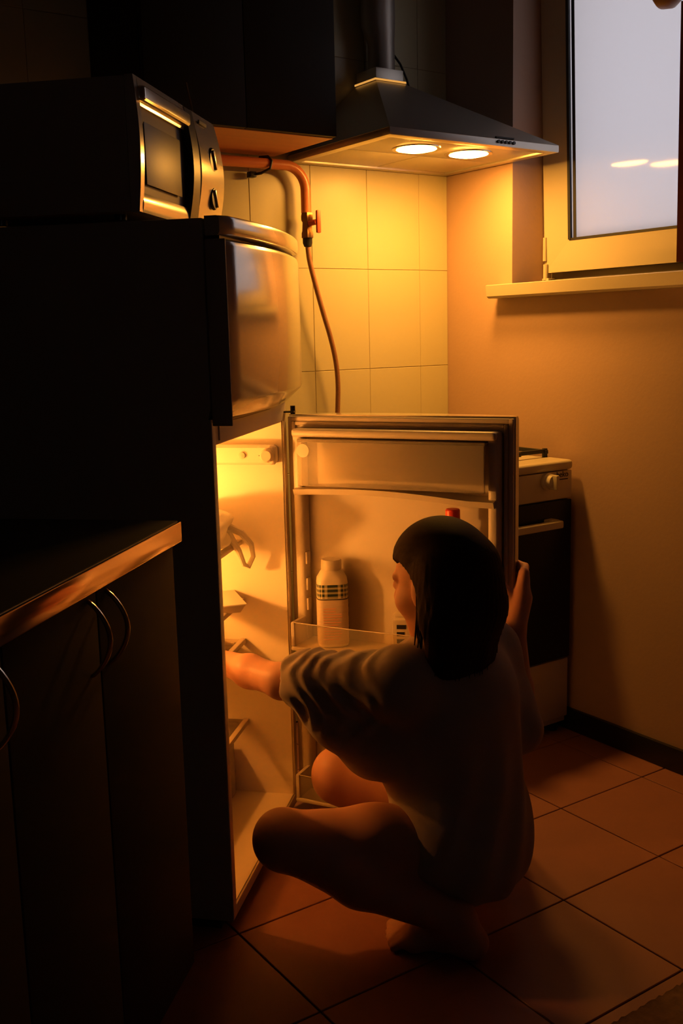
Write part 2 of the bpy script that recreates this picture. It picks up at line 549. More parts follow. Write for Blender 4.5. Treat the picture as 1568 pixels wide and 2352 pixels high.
b.box((-0.012, 0.0, 0.998), (0.001, 0.525, 1.04), 0.002)
b.box((-0.012, 0.0, 0.026), (0.001, 0.525, 0.050), 0.002)
b.done('front_frame', 'white', FR)
b = B()                                                      # liner of the cold chamber
lo, hi = (-0.52, 0.003, 0.048), (-0.004, 0.521, 0.999)
b.box((lo[0], lo[1], lo[2]), (hi[0], lo[1] + 0.004, hi[2]))
b.box((lo[0], hi[1] - 0.004, lo[2]), (hi[0], hi[1], hi[2]))
b.box((lo[0], lo[1], lo[2]), (lo[0] + 0.004, hi[1], hi[2]))
b.box((lo[0], lo[1], lo[2]), (hi[0], hi[1], lo[2] + 0.004))
b.box((lo[0], lo[1], hi[2] - 0.004), (hi[0], hi[1], hi[2]))
for z in (0.24, 0.45, 0.553, 0.70):                          # shelf supports moulded in the side walls
    b.box((-0.50, 0.508, z - 0.012), (-0.14, 0.519, z - 0.002), 0.004)
    b.box((-0.50, 0.005, z - 0.012), (-0.14, 0.016, z - 0.002), 0.004)
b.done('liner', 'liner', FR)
b = B(); b.box((DEP + 0.03, S0 + 0.01, 0.0), (-0.03, S1 - 0.01, 0.03)); b.done('plinth', 'blackpl', FR)

def bulge(s, a, c, w):
    u = (s - c) / w
    return a * (1 - u * u)
def curved_door(z0, z1, name, m, t0=0.040, a=0.028, y0=S0, y1=S1, x0=0.004, parent=FR, rz=0.010, seg=28, z_in=0.0):
    c, w = (y0 + y1) / 2, (y1 - y0) / 2
    prof = []
    for i in range(seg + 1):
        s = y0 + (y1 - y0) * i / seg
        k = min(1, (s - y0) / 0.022, (y1 - s) / 0.022)
        k = math.sqrt(max(0, 1 - (1 - k) ** 2))
        prof.append((x0 + (t0 - 0.012) + 0.012 * k + bulge(s, a, c, w), s))
    bb = B()
    rows = []
    for z, dx in ((z0, -rz - z_in), (z0 + rz * 0.35 + z_in, -rz * 0.35), (z0 + rz + z_in, 0), (z1 - rz, 0), (z1 - rz * 0.35, -rz * 0.35), (z1, -rz)):
        rows.append([bb.bm.verts.new((x + dx, s, z)) for x, s in prof] + [bb.bm.verts.new((x0, y1, z)), bb.bm.verts.new((x0, y0, z))])
    n = len(rows[0])
    for i in range(len(rows) - 1):
        for k in range(n):
            bb.bm.faces.new((rows[i][k], rows[i][(k + 1) % n], rows[i + 1][(k + 1) % n], rows[i + 1][k]))
    bb.bm.faces.new(rows[0]); bb.bm.faces.new(list(reversed(rows[-1])))
    return bb.done(name, m, parent, 30)
fz = curved_door(1.046, 1.374, 'freezer_door', 'silver', rz=0.012, z_in=0.026)
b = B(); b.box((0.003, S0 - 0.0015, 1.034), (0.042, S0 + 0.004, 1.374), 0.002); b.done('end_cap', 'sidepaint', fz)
curved_door(1.380, 1.415, 'top_cover', 'silver', rz=0.006)
b = B(); b.box((-0.006, S0 + 0.004, 1.372), (0.03, S1 - 0.004, 1.382)); b.done('cover_seam', 'blackpl', FR)
b = B()
b.box((0.0, 0.0, 0.0), (0.004, 0.058, 0.094), 0.002)
pl = b.done('badge', 'underwood', fz)
pl.location = (0.0585, 0.405, 1.176); pl.rotation_euler = (0, 0, math.radians(7))
b = B(); b.box((0.0035, 0.022, 0.012), (0.006, 0.052, 0.032), 0.001)
q = b.done('badge_square', 'white', fz); q.location = pl.location; q.rotation_euler = pl.rotation_euler
b = B(); b.box((-0.001, -0.006, 0.0), (0.006, 0.0, 0.096), 0.001)
q = b.done('badge_edge', 'blackpl', fz); q.location = pl.location; q.rotation_euler = pl.rotation_euler
b = B()
b.box((-0.01, 0.525, 1.016), (0.026, 0.547, 1.020), 0.0015)
b.cyl((0.020, 0.540, 1.012), (0.020, 0.540, 1.032), 0.006, seg=14)
b.done('hinge', 'blackpl', FR)
b = B()
b.box((0.0012, 0.02, 1.003), (0.004, 0.40, 1.035), 0.001)
b.done('crossbar', 'white', FR)

# interior fittings
for z in (0.24, 0.45, 0.553, 0.70):
    sh = B(); sh.box((-0.505, 0.010, z), (-0.122, 0.516, z + 0.005)); sh = sh.done('shelf', 'glass', FR, 0)
    e = B(); e.box((-0.126, 0.010, z - 0.004), (-0.112, 0.516, z + 0.009), 0.003); e.done('shelf_trim', 'white', sh)
b = B()
b.box((-0.33, 0.486, 0.894), (-0.012, 0.519, 0.944), 0.016, 3)
hs = b.done('thermostat_housing', 'liner', FR)
b = B(); b.lathe([(0.002, 0), (0.017, 0), (0.017, 0.006), (0.012, 0.012), (0.002, 0.012)], (0, 0, 0), 24, 'y')
kn = b.done('dial', 'white', hs); kn.rotation_euler = (PI, 0, 0); kn.location = (-0.032, 0.484, 0.919); kn.rotation_euler = (0, 0, PI)
b = B(); b.lathe([(0.002, 0), (0.008, 0), (0.008, 0.003), (0.002, 0.004)], (0, 0, 0), 20, 'y')
kn = b.done('door_switch', 'white', hs); kn.location = (-0.094, 0.484, 0.919); kn.rotation_euler = (0, 0, PI)
b = B(); b.box((-0.052, 0.480, 0.918), (-0.036, 0.4835, 0.9195)); b.done('dial_mark', 'black', hs)
b = B()
b.lathe([(0.003, -0.022), (0.012, -0.018), (0.017, -0.006), (0.016, 0.008), (0.010, 0.02), (0.009, 0.034)], (-0.462, 0.130, 0.755), 20)
b.done('lamp_bulb', 'bulb', FR)
b = B(); b.cyl((-0.462, 0.130, 0.787), (-0.462, 0.130, 0.805), 0.013); b.box((-0.516, 0.105, 0.800), (-0.445, 0.155, 0.817), 0.003); b.done('lamp_socket', 'white', FR)
b = B()
b.box((-0.46, 0.03, 0.054), (-0.15, 0.50, 0.06), 0.002)
b.box((-0.156, 0.03, 0.054), (-0.15, 0.50, 0.19), 0.002)
b.box((-0.46, 0.03, 0.054), (-0.454, 0.50, 0.19), 0.002)
b.box((-0.46, 0.03, 0.054), (-0.15, 0.036, 0.19), 0.002)
b.box((-0.46, 0.494, 0.054), (-0.15, 0.50, 0.19), 0.002)
b.done('crisper_drawer', 'clear', FR)

# the open lower door: local x = hinge to free edge, y = outwards, z up
DR = empty('door', (0.004, 0.560, 0.0), math.radians(-13.5), FR)
DW, DZ0, DZ1 = 0.560, 0.030, 1.010
c, w = DW / 2, DW / 2
bb = B(); rows = []
prof = []
for i in range(29):
    s = DW * i / 28
    k = min(1, s / 0.022, (DW - s) / 0.022); k = math.sqrt(max(0, 1 - (1 - k) ** 2))
    prof.append((s, 0.030 + 0.012 * k + bulge(s, 0.034, c, w)))
for z, dx in ((DZ0, -0.008), (DZ0 + 0.008, 0), (DZ1 - 0.008, 0), (DZ1, -0.008)):
    rows.append([bb.bm.verts.new((x, y + dx, z)) for x, y in prof] + [bb.bm.verts.new((DW, 0.004, z)), bb.bm.verts.new((0, 0.004, z))])
n = len(rows[0])
for i in range(3):
    for k in range(n):
        bb.bm.faces.new((rows[i][k], rows[i + 1][k], rows[i + 1][(k + 1) % n], rows[i][(k + 1) % n]))
bb.bm.faces.new(rows[0]); bb.bm.faces.new(list(reversed(rows[-1])))
bb.done('outer_panel', 'silver', DR, 30)
def frame_ring(b, x0, x1, z0, z1, w, ya, yb, bev):
    b.box((x0, ya, z0), (x0 + w, yb, z1), bev, 3)
    b.box((x1 - w, ya, z0), (x1, yb, z1), bev, 3)
    b.box((x0 + w * 0.8, ya, z0), (x1 - w * 0.8, yb, z0 + w), bev, 3)
    b.box((x0 + w * 0.8, ya, z1 - w), (x1 - w * 0.8, yb, z1), bev, 3)
b = B()
frame_ring(b, 0.002, DW - 0.002, DZ0 + 0.002, DZ1 - 0.004, 0.012, -0.010, 0.006, 0.004)
frame_ring(b, 0.013, DW - 0.013, DZ0 + 0.013, DZ1 - 0.015, 0.010, -0.014, 0.006, 0.005)
b.done('gasket', 'gasket', DR)
# inner liner: side dykes, cross ridge and recessed back
b = B()
b.box((0.020, -0.004, DZ0 + 0.02), (DW - 0.020, 0.012, DZ1 - 0.022))
b.box((0.026, -0.040, DZ0 + 0.03), (0.052, 0.0, DZ1 - 0.03), 0.012, 4)
b.box((DW - 0.052, -0.040, DZ0 + 0.03), (DW - 0.026, 0.0, DZ1 - 0.03), 0.012, 4)
b.box((0.030, -0.052, DZ1 - 0.050), (DW - 0.030, 0.0, DZ1 - 0.030), 0.010, 4)
b.box((0.030, -0.040, DZ0 + 0.03), (DW - 0.030, 0.0, DZ0 + 0.05), 0.010, 4)
# sagging ridge under the covered compartment
nn_ = 24
pts = []
for i in range(nn_ + 1):
    x = 0.034 + (DW - 0.068) * i / nn_
    zt = 0.842 + 0.010 * math.sin(PI * min(1, i / nn_ * 1.15)) - 0.010 * (i / nn_)
    pts.append((x, zt))
for i in range(nn_):
    (xa, za), (xb_, zb) = pts[i], pts[i + 1]
    b.hexa([(xa, 0.0, za - 0.026), (xb_, 0.0, zb - 0.026), (xb_, -0.050, zb - 0.020), (xa, -0.050, za - 0.020),
            (xa, 0.0, za), (xb_, 0.0, zb), (xb_, -0.056, zb - 0.006), (xa, -0.056, za - 0.006)])
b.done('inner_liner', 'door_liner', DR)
b = B()
b.box((0.050, -0.060, 0.846), (DW - 0.052, -0.054, 0.958), 0.018, 4)
b.box((0.050, -0.060, 0.950), (DW - 0.052, -0.010, 0.956), 0.002)
b.done('compartment_cover', 'clear', DR)
b = B(); b.cyl((0.066, -0.0605, 0.930), (0.066, -0.048, 0.930), 0.016); b.done('cover_pivot', 'door_liner', DR)
SHZ = 0.462
for zz in (SHZ, 0.075):
    b = B()
    b.box((0.040, -0.104, zz - 0.010), (DW - 0.040, 0.0, zz), 0.004)
    sh = b.done('bottle_shelf', 'door_liner', DR)
    b = B()
    pr = []
    for i in range(17):
        x = 0.044 + (DW - 0.088) * i / 16
        pr.append((x, -0.098 - 0.010 * math.sin(PI * i / 16)))
    pr2 = [(x, y + 0.003) for x, y in reversed(pr)]
    b.prism(pr + pr2, zz, zz + 0.058)
    b.done('clear_rail', 'rail', sh)
    b = B(); b.tube([(x, y + 0.0015, zz + 0.058) for x, y in pr], 0.0013, 8); b.done('rail_top_edge', 'gasket', sh)
    for xa in (0.040, DW - 0.050):
        b = B(); b.box((xa, -0.102, zz - 0.006), (xa + 0.010, -0.03, zz + 0.06), 0.004); b.done('rail_end', 'door_liner', sh)
for z in (0.585, 0.650, 0.535, 0.43):
    b = B(); b.box((0.050, -0.034, z), (0.056, -0.014, z + 0.030), 0.002); b.done('shelf_notch', 'door_liner', DR)

# bottles on the door shelf (their own things)
DM = FR.matrix_basis @ DR.matrix_basis
FRM = Matrix.Translation(FL) @ Matrix.Rotation(-RUN, 4, 'Z')
DM = FRM @ Matrix.Translation((0.004, 0.560, 0)) @ Matrix.Rotation(math.radians(-13.5), 4, 'Z')
def on_door(x, y, z): return DM @ Vector((x, y, z))
DANG = -RUN + math.radians(-13.5)
sqf = lambda h: 0.55
def squircle(b, prof, seg=40):
    rings = []
    for r, h, e in prof:
        ring = []
        for k in range(seg):
            a = 2 * PI * (k + 0.5) / seg
            ca, sa = math.cos(a), math.sin(a)
            ring.append(b.bm.verts.new((r * math.copysign(abs(ca) ** e, ca), r * math.copysign(abs(sa) ** e, sa), h)))
        rings.append(ring)
    uvl = b.bm.loops.layers.uv.new('uv')
    h0, h1 = prof[0][1], prof[-1][1]
    for i in range(len(rings) - 1):
        for k in range(seg):
            f = b.bm.faces.new((rings[i][k], rings[i][(k + 1) % seg], rings[i + 1][(k + 1) % seg], rings[i + 1][k]))
            for l, (uu, vv) in zip(f.loops, ((k, i), (k + 1, i), (k + 1, i + 1), (k, i + 1))):
                l[uvl].uv = (uu / seg, (prof[vv][1] - h0) / (h1 - h0))
    b.bm.faces.new(list(reversed(rings[0]))); b.bm.faces.new(rings[-1])
    return b
mb = tag(empty('milk_bottle', on_door(0.128, -0.050, SHZ), DANG + math.radians(28)), 'white square milk bottle with dark checked band on the door shelf', 'bottle')
b = squircle(B(), [(0.030, 0, .6), (0.036, 0.004, .5), (0.037, 0.012, .45), (0.037, 0.154, .45), (0.036, 0.164, .5), (0.028, 0.180, .8), (0.0235, 0.186, 1), (0.0235, 0.190, 1)])
b.done('body', 'paleplastic', mb)
b = squircle(B(), [(0.0374, 0.122, .45), (0.0376, 0.1225, .45), (0.0376, 0.1545, .45), (0.0372, 0.155, .45)])
b.done('checked_band', 'gingham', mb)
b = squircle(B(), [(0.0374, 0.010, .45), (0.0376, 0.0105, .45), (0.0376, 0.118, .45), (0.0372, 0.1185, .45)])
b.done('label', 'label', mb)
b = squircle(B(), [(0.0376, 0.1185, .45), (0.0379, 0.1187, .45), (0.0379, 0.1205, .45), (0.0376, 0.1207, .45)])
b.done('label_line', 'black', mb)
b = B(); b.lathe([(0.002, 0.187), (0.0245, 0.187), (0.0245, 0.207), (0.0225, 0.210), (0.002, 0.210)], seg=32); b.done('cap', 'paleplastic', mb)
b = B()
rg = random.Random(3)
for i in range(9):                                      # dark printed picture on the side face
    z = 0.018 + i * 0.011
    y = rg.uniform(-0.020, 0.004)
    b.box((0.0374, y, z), (0.0380, y + rg.uniform(0.010, 0.022), z + rg.uniform(0.005, 0.010)), 0.0002, 1)
b.done('print', 'black', mb)
b = B()
for i in range(12):                                      # lines of small print
    z = 0.022 + i * 0.0068
    b.box((-0.024, -0.0382, z), (-0.024 + rg.uniform(0.028, 0.046), -0.0374, z + 0.0016))
b.done('small_print', 'underwood', mb)

rb = tag(empty('juice_bottle', on_door(0.432, -0.052, SHZ), DANG), 'tall pale bottle with red screw cap behind the head', 'bottle')
b = B(); b.lathe([(0.004, 0), (0.034, 0), (0.038, 0.006), (0.038, 0.20), (0.036, 0.225), (0.026, 0.262), (0.016, 0.288), (0.014, 0.305), (0.014, 0.318)], seg=32); b.done('body', 'paleplastic', rb)
b = B(); b.lathe([(0.0383, 0.06), (0.0388, 0.06), (0.0388, 0.16), (0.0383, 0.16)], seg=32); b.done('label', 'label', rb)
b = B(); b.lathe([(0.003, 0.314), (0.0165, 0.314), (0.0168, 0.318), (0.0165, 0.343), (0.014, 0.346), (0.003, 0.346)], seg=32); b.done('cap', 'redcap', rb)

sc = tag(empty('sauce_carton', on_door(0.312, -0.050, SHZ), DANG + 0.3), 'small printed white carton under the chin on the door shelf', 'carton')
b = B(); b.box((-0.026, -0.026, 0), (0.026, 0.026, 0.085), 0.003); b.box((-0.022, -0.004, 0.085), (0.022, 0.004, 0.097), 0.002); b.done('box', 'paleplastic', sc)
b = B()
for i in range(4):
    b.box((-0.016, -0.0265, 0.012 + i * 0.017), (0.002 + 0.004 * (i % 2), -0.0258, 0.022 + i * 0.017))
    b.box((-0.0265, -0.012, 0.016 + i * 0.016), (-0.0258, 0.006, 0.024 + i * 0.016))
b.done('print', 'black', sc)

# groceries inside the cold chamber
def in_fridge(x, y, z): return FRM @ Vector((x, y, z))
def blob(name, c, r, m, seed, parent=None, amp=0.25, rz=0, fold=14):
    bm = bmesh.new()
    bmesh.ops.create_icosphere(bm, subdivisions=4, radius=1)
    rn = np.random.RandomState(seed)
    ks = rn.normal(size=(10, 3)) * 3.2
    ph = rn.uniform(0, 6.28, 10)
    for v in bm.verts:
        p = np.array(v.co)
        dd = sum(math.sin(float(k @ p) + q) for k, q in zip(ks, ph)) / 10
        cre = abs(math.sin(float(ks[0] @ p) * 1.3 + dd * fold * 0.4))
        f = 1 + amp * dd - 0.10 * (1 - cre) ** 3
        z = p[2] * f * r[2]
        v.co = Vector((p[0] * f * r[0], p[1] * f * r[1], max(z, -r[2] * 0.8)))
    me = bpy.data.meshes.new(name); bm.to_mesh(me); bm.free()
    o = link(name, me, m, parent, 180)
    o.location = c; o.rotation_euler = (0, 0, rz)
    return o
SHELF = 0.705
pb = empty('plastic_bag', in_fridge(-0.182, 0.405, SHELF), -RUN)
tag(pb, 'crumpled thin plastic bag with looped handle on the upper glass shelf', 'bag')
blob('bag_body', (0, 0, 0.046), (0.075, 0.085, 0.056), M['bag'], 5, pb, 0.5)
b = B()
b.tube([(0.055, 0.04, 0.05), (0.085, 0.06, 0.03), (0.105, 0.070, 0.0), (0.108, 0.074, -0.03), (0.095, 0.072, -0.055), (0.088, 0.055, -0.045), (0.080, 0.045, -0.01), (0.06, 0.03, 0.035)],
       [0.010, 0.009, 0.007, 0.006, 0.007, 0.007, 0.008, 0.010], 10)
b.done('bag_handle', 'bag', pb)
t = tag(empty('cheese_tray', in_fridge(-0.145, 0.43, 0.559), -RUN + 0.5), 'shallow pale tray with slanted edge on the middle shelf', 'tray')
b = B(); b.hexa([(-0.05, -0.06, 0), (0.035, -0.06, 0), (0.035, 0.06, 0), (-0.05, 0.06, 0), (-0.06, -0.07, 0.020), (0.046, -0.07, 0.020), (0.046, 0.07, 0.020), (-0.06, 0.07, 0.020)]); b.done('dish', 'white', t)
b = B(); b.box((-0.062, -0.072, 0.019), (0.048, 0.072, 0.0225), 0.001); b.done('film', 'bag', t)
t = tag(empty('round_plate', in_fridge(-0.235, 0.40, 0.456), 0), 'shallow pale plate lying on the lower glass shelf', 'plate')
b = B(); b.lathe([(0.03, 0.0), (0.05, 0.0), (0.085, 0.010), (0.098, 0.016), (0.097, 0.018), (0.083, 0.013), (0.05, 0.004), (0.03, 0.004)], seg=36); b.done('dish', 'white', t)
t = tag(empty('food_tub', in_fridge(-0.30, 0.11, 0.706), 0), 'round white food tub at the back of the upper shelf', 'tub')
b = B(); b.lathe([(0.03, 0.0), (0.045, 0.0), (0.053, 0.085), (0.050, 0.085)], seg=32); b.done('cup', 'white', t)
b = B(); b.lathe([(0.003, 0.085), (0.055, 0.085), (0.055, 0.093), (0.003, 0.094)], seg=32); b.done('lid', 'paleplastic', t)

# ------------------------------------------------------------------ microwave on top of the refrigerator
MW = empty('microwave', FRM @ Vector((-0.115, -0.035, 1.416)), -RUN + math.radians(0.6))
tag(MW, 'silver microwave oven with two round knobs on top of the refrigerator', 'microwave')
mw, mh, md = 0.474, 0.246, 0.34
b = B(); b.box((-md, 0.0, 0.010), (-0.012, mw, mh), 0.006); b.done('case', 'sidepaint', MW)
for fx, fy_ in ((-0.05, 0.04), (-0.05, mw - 0.04), (-md + 0.05, 0.04), (-md + 0.05, mw - 0.04)):
    b = B(); b.cyl((fx, fy_, 0), (fx, fy_, 0.012), 0.012, seg=14); b.done('foot', 'blackpl', MW)
def front(b, y0, y1, z0, z1, t, crown, seg=16, xo=0.0):
    """panel whose face is gently crowned from top to bottom"""
    lo = []; 
    pts = [(-0.012 + xo, z0)] + [(xo + t + crown * math.sin(PI * i / seg), z0 + (z1 - z0) * i / seg) for i in range(seg + 1)] + [(-0.012 + xo, z1)]
    A = [b.bm.verts.new((x, y0, z)) for x, z in pts]; Bv = [b.bm.verts.new((x, y1, z)) for x, z in pts]
    n = len(pts)
    for i in range(n):
        b.bm.faces.new((A[i], A[(i + 1) % n], Bv[(i + 1) % n], Bv[i]))
    b.bm.faces.new(A); b.bm.faces.new(list(reversed(Bv)))
d = B()
front(d, 0.0, 0.018, 0.010, mh, 0.004, 0.008)
front(d, 0.016, 0.275, 0.010, 0.045, 0.004, 0.003)
front(d, 0.016, 0.275, mh - 0.048, mh, 0.004, 0.003)
d = d.done('door', 'silver', MW, 30)
b = B(); front(b, 0.017, 0.268, 0.044, mh - 0.046, -0.002, 0.005); b.done('window', 'lensdark', d)
b = B(); b.box((0.0045, 0.04, 0.062), (0.0062, 0.235, mh - 0.074), 0.0008)
wg = b.done('glass_reflector', 'lensdark', d)
b = B(); b.box((0.002, 0.014, mh - 0.042), (0.020, 0.272, mh - 0.016), 0.008, 3); b.done('top_rail', 'silver', d)
b = B(); front(b, 0.270, 0.318, 0.010, mh - 0.002, 0.006, 0.016); b.done('handle_band', 'blackpl', d)
cp = B(); front(cp, 0.316, mw, 0.010, mh, 0.004, 0.020); cp = cp.done('control_panel', 'silver', MW, 30)
for z, r in ((0.158, 0.026), (0.078, 0.024)):
    b = B(); b.lathe([(0.002, 0.0), (r, 0.0), (r, 0.003), (r * 0.9, 0.006), (0.002, 0.007)], (0, 0, 0), 28, 'x')
    k = b.done('knob', 'blackpl', cp); k.location = (0.018, 0.402, z)
    b = B(); b.box((0.005, -0.003, -r * 0.8), (0.011, 0.003, r * 0.8), 0.001)
    g2 = b.done('knob_grip', 'chrome', cp); g2.location = (0.018, 0.402, z); g2.rotation_euler = (0.5, 0, 0)
b = B(); b.box((0.0105, 0.345, 0.224), (0.0135, 0.395, 0.232), 0.001); b.done('logo', 'black', cp)
b = B(); b.tube([(-0.04, 0.44, 0.246), (-0.035, 0.452, 0.262), (-0.040, 0.462, 0.285), (-0.046, 0.464, 0.31), (-0.05, 0.462, 0.335)], 0.0022, 8)
b.done('wire', 'brass', MW)

# ------------------------------------------------------------------ cupboard run in the foreground
WTZ, WFX, WEND = 0.90, 0.020, -0.263
def run_pt(x, y, z=0): return FL + RN * x + RD * y + Vector((0, 0, z))
wt = tag(empty('worktop', run_pt(WFX, WEND, 0), -RUN), 'dark kitchen worktop with a shiny front edge beside the refrigerator', 'worktop')
b = B(); b.box((-0.68, -1.35, WTZ - 0.036), (-0.004, 0.0, WTZ), 0.002); b.done('slab', 'worktop', wt)
b = B(); b.box((-0.005, -1.35, WTZ - 0.035), (0.002, 0.0, WTZ - 0.001), 0.002); b.done('edge_strip', 'edge', wt)
def bow_handle(parent, y, z0, z1):
    b = B()
    pts = []
    for i in range(15):
        u = i / 14
        pts.append((0.030 * math.sin(PI * u) ** 0.8 if 0 < u < 1 else 0.0, y, z1 + (z0 - z1) * u))
    b.tube(pts, [0.0030 + 0.0008 * math.sin(PI * i / 14) for i in range(15)], 10)
    return b.done('handle', 'chrome', parent)
def cupboard(y0, y1, doors, label):
    c = tag(empty('base_cabinet', run_pt(WFX - 0.03, 0, 0), -RUN), label, 'cabinet', 'black base cupboards under the worktop')
    b = B(); b.box((-0.54, y0 + 0.002, 0.09), (-0.002, y1 - 0.002, WTZ - 0.037)); b.done('carcass', 'blackwood', c)
    b = B(); b.box((-0.50, y0 + 0.002, 0.0), (-0.04, y1 - 0.002, 0.092)); b.done('toe_kick', 'blackpl', c)
    for a, e, hy in doors:
        dd = B(); dd.box((0.0, a + 0.002, 0.10), (0.018, e - 0.002, WTZ - 0.042), 0.002); dd = dd.done('door', 'blackwood', c)
        h = bow_handle(dd, hy, 0.745, 0.852); h.location = (0.018, 0, 0)
    return c
cupboard(-0.830, -0.270, [(-0.830, -0.573, -0.603), (-0.573, -0.270, -0.543)], 'black two-door base cupboard next to the refrigerator')
cupboard(-1.590, -0.830, [(-1.210, -0.830, -0.860), (-1.590, -1.210, -1.24)], 'black base cupboard at the left photo edge, nearer the camera')

# ------------------------------------------------------------------ wall cupboard
UC = tag(empty('wall_cabinet', (-0.912, -0.02, 1.70)), 'black wall cupboard hanging left of the cooker hood', 'cabinet')
b = B(); b.box((-0.268, -0.28, 0.016), (0.264, 0.016, 0.72)); b.done('carcass', 'blackwood', UC)
b = B(); b.box((-0.268, -0.286, 0.0), (0.264, 0.016, 0.017)); b.done('bottom_board', 'underwood', UC)
for a, e in ((-0.268, -0.003), (-0.001, 0.264)):
    dd = B(); dd.box((a, -0.304, 0.002), (e, -0.284, 0.72), 0.002); dd = dd.done('door', 'blackwood', UC)

# ------------------------------------------------------------------ cooker hood
HD = tag(empty('cooker_hood', (-0.305, -0.002, 1.685)), 'grey pyramid cooker hood with two glowing lamps above the stove', 'cooker hood')
hx, hy_ = 0.298, -0.490
cx0, cx1, cy0, cy1, cz = -0.056, 0.044, -0.110, -0.012, 0.232
b = B()
b.hexa([(-hx, hy_, 0.019), (hx, hy_, 0.019), (hx, 0, 0.019), (-hx, 0, 0.019), (cx0, cy0, cz), (cx1, cy0, cz), (cx1, cy1, cz), (cx0, cy1, cz)])
b.done('canopy', 'steel', HD, 10)
b = B()                                      # lower lip: a frame that leaves the underside recessed
for lo, hi in (((-hx, hy_, 0), (hx, hy_ + 0.035, 0.020)), ((-hx, -0.03, 0), (hx, 0, 0.020)), ((-hx, hy_ + 0.03, 0), (-hx + 0.03, -0.02, 0.020)), ((hx - 0.03, hy_ + 0.03, 0), (hx, -0.02, 0.020))):
    b.box(lo, hi, 0.004)
b.done('lip', 'steel', HD)
b = B()
b.box((-hx + 0.028, hy_ + 0.033, 0.006), (hx - 0.028, -0.24, 0.012), 0.002)
b.done('lamp_panel', 'enamel', HD)
for k in range(2):
    xa, xb_ = (-hx + 0.028, -0.001) if k == 0 else (0.001, hx - 0.028)
    f = B(); f.box((xa, -0.238, 0.006), (xb_, -0.028, 0.012), 0.002); f = f.done('grease_filter', 'enamel', HD)
for lx in (-0.090, 0.098):
    b = B(); b.lathe([(0.062, 0.003), (0.067, 0.003), (0.068, 0.006), (0.062, 0.006)], (lx, -0.335, 0), 36); b.done('lamp_ring', 'chrome', HD)
    b = B(); b.lathe([(0.002, -0.003), (0.036, -0.002), (0.054, 0.002), (0.060, 0.006), (0.002, 0.0062)], (lx, -0.335, 0), 36); b.done('lamp', 'hoodlamp', HD)
b = B(); b.box((0.060, hy_ - 0.0005, 0.021), (0.125, hy_ + 0.006, 0.025)); b.done('button_slot', 'black', HD)
for i in range(5):
    b = B(); b.cyl((0.066 + i * 0.014, hy_ - 0.005, 0.0115), (0.066 + i * 0.014, hy_ + 0.002, 0.0115), 0.0045, seg=14); b.done('button', 'blackpl', HD)
b = B(); b.box((cx0 - 0.004, cy0 - 0.004, cz), (cx1 + 0.004, cy1, cz + 0.006), 0.001); b.done('collar_rim', 'chrome', HD)
b = B(); b.box((cx0 - 0.006, cy0 - 0.0055, cz - 0.0005), (cx1 + 0.006, cy0 - 0.0035, cz + 0.0045)); b.box((cx0 - 0.0065, cy0 - 0.0055, cz - 0.0005), (cx0 - 0.0045, cy1, cz + 0.0045)); b.done('rim_glow_strip', 'rim_glow', HD, 0)  # added glowing strip in place of lamp light along the collar rim
b = B(); b.box((cx0, cy0, cz + 0.005), (cx1, cy1, cz + 0.036), 0.002); b.done('collar', 'steel', HD)
b = B(); b.tube([(0.0, -0.062, cz + 0.034), (0.0, -0.062, cz + 0.12), (-0.012, -0.065, cz + 0.16), (-0.012, -0.065, 0.86)], [0.040, 0.040, 0.050, 0.050], 24); b.done('duct', 'steel_dk', HD)
b = B(); b.tube([(0.052, -0.05, 0.33), (0.072, -0.06, 0.30), (0.084, -0.075, 0.255), (0.090, -0.085, 0.215)], 0.0035, 8); b.done('power_cord', 'blackpl', HD)

# ------------------------------------------------------------------ gas pipe with tap and hose
GP = tag(empty('gas_pipe', (-0.57, -0.045, 1.669)), 'orange painted gas pipe with a red tap and braided hose on the tiles', 'pipe')
pts = [(-0.62, 0, 0.0), (-0.40, 0, 0.001), (-0.10, 0, 0.003)]
for i in range(9):
    a = PI / 2 * i / 8
    pts.append((-0.065 + 0.065 * math.sin(a), 0, 0.003 - 0.065 * (1 - math.cos(a))))
pts += [(0, 0, -0.10), (0.0, 0, -0.125)]
b = B(); b.tube(pts, 0.0145, 16); b.done('pipe_run', 'pipe', GP)
b = B(); b.tube([(-0.16, 0.03, -0.026), (-0.145, 0.0, -0.024), (-0.125, -0.016, -0.012), (-0.12, -0.017, 0.008), (-0.122, 0.0, 0.022), (-0.13, 0.032, 0.024)], 0.004, 8)
b.box((-0.172, 0.012, -0.034), (-0.152, 0.036, -0.018), 0.003); b.done('clip', 'blackpl', GP)
v = B()
v.lathe([(0.006, 0.030), (0.017, 0.030), (0.019, 0.022), (0.019, 0.010), (0.015, 0.004), (0.0165, -0.02), (0.019, -0.026), (0.019, -0.040), (0.006, -0.042)], (0.002, 0, -0.155), 6)
v = v.done('tap_body', 'brass', GP)
b = B(); b.cyl((0.002, -0.012, -0.155), (0.012, -0.034, -0.153), 0.008, seg=14); b.box((0.010, -0.042, -0.184), (0.024, -0.032, -0.120), 0.004); b.done('tap_handle', 'redpl', v)
b = B(); b.lathe([(0.006, 0.0), (0.014, 0.0), (0.014, -0.014), (0.010, -0.024), (0.006, -0.025)], (0.002, 0, -0.196), 12); b.done('coupling', 'iron', GP)
hp = [(0.002, 0, -0.215), (0.006, -0.002, -0.26), (0.022, -0.006, -0.33), (0.045, -0.008, -0.41), (0.068, -0.008, -0.48), (0.086, -0.006, -0.55), (0.095, -0.002, -0.62), (0.097, 0.006, -0.70), (0.095, 0.010, -0.78), (0.10, 0.012, -0.86), (0.12, 0.012, -0.93), (0.15, 0.012, -0.98)]
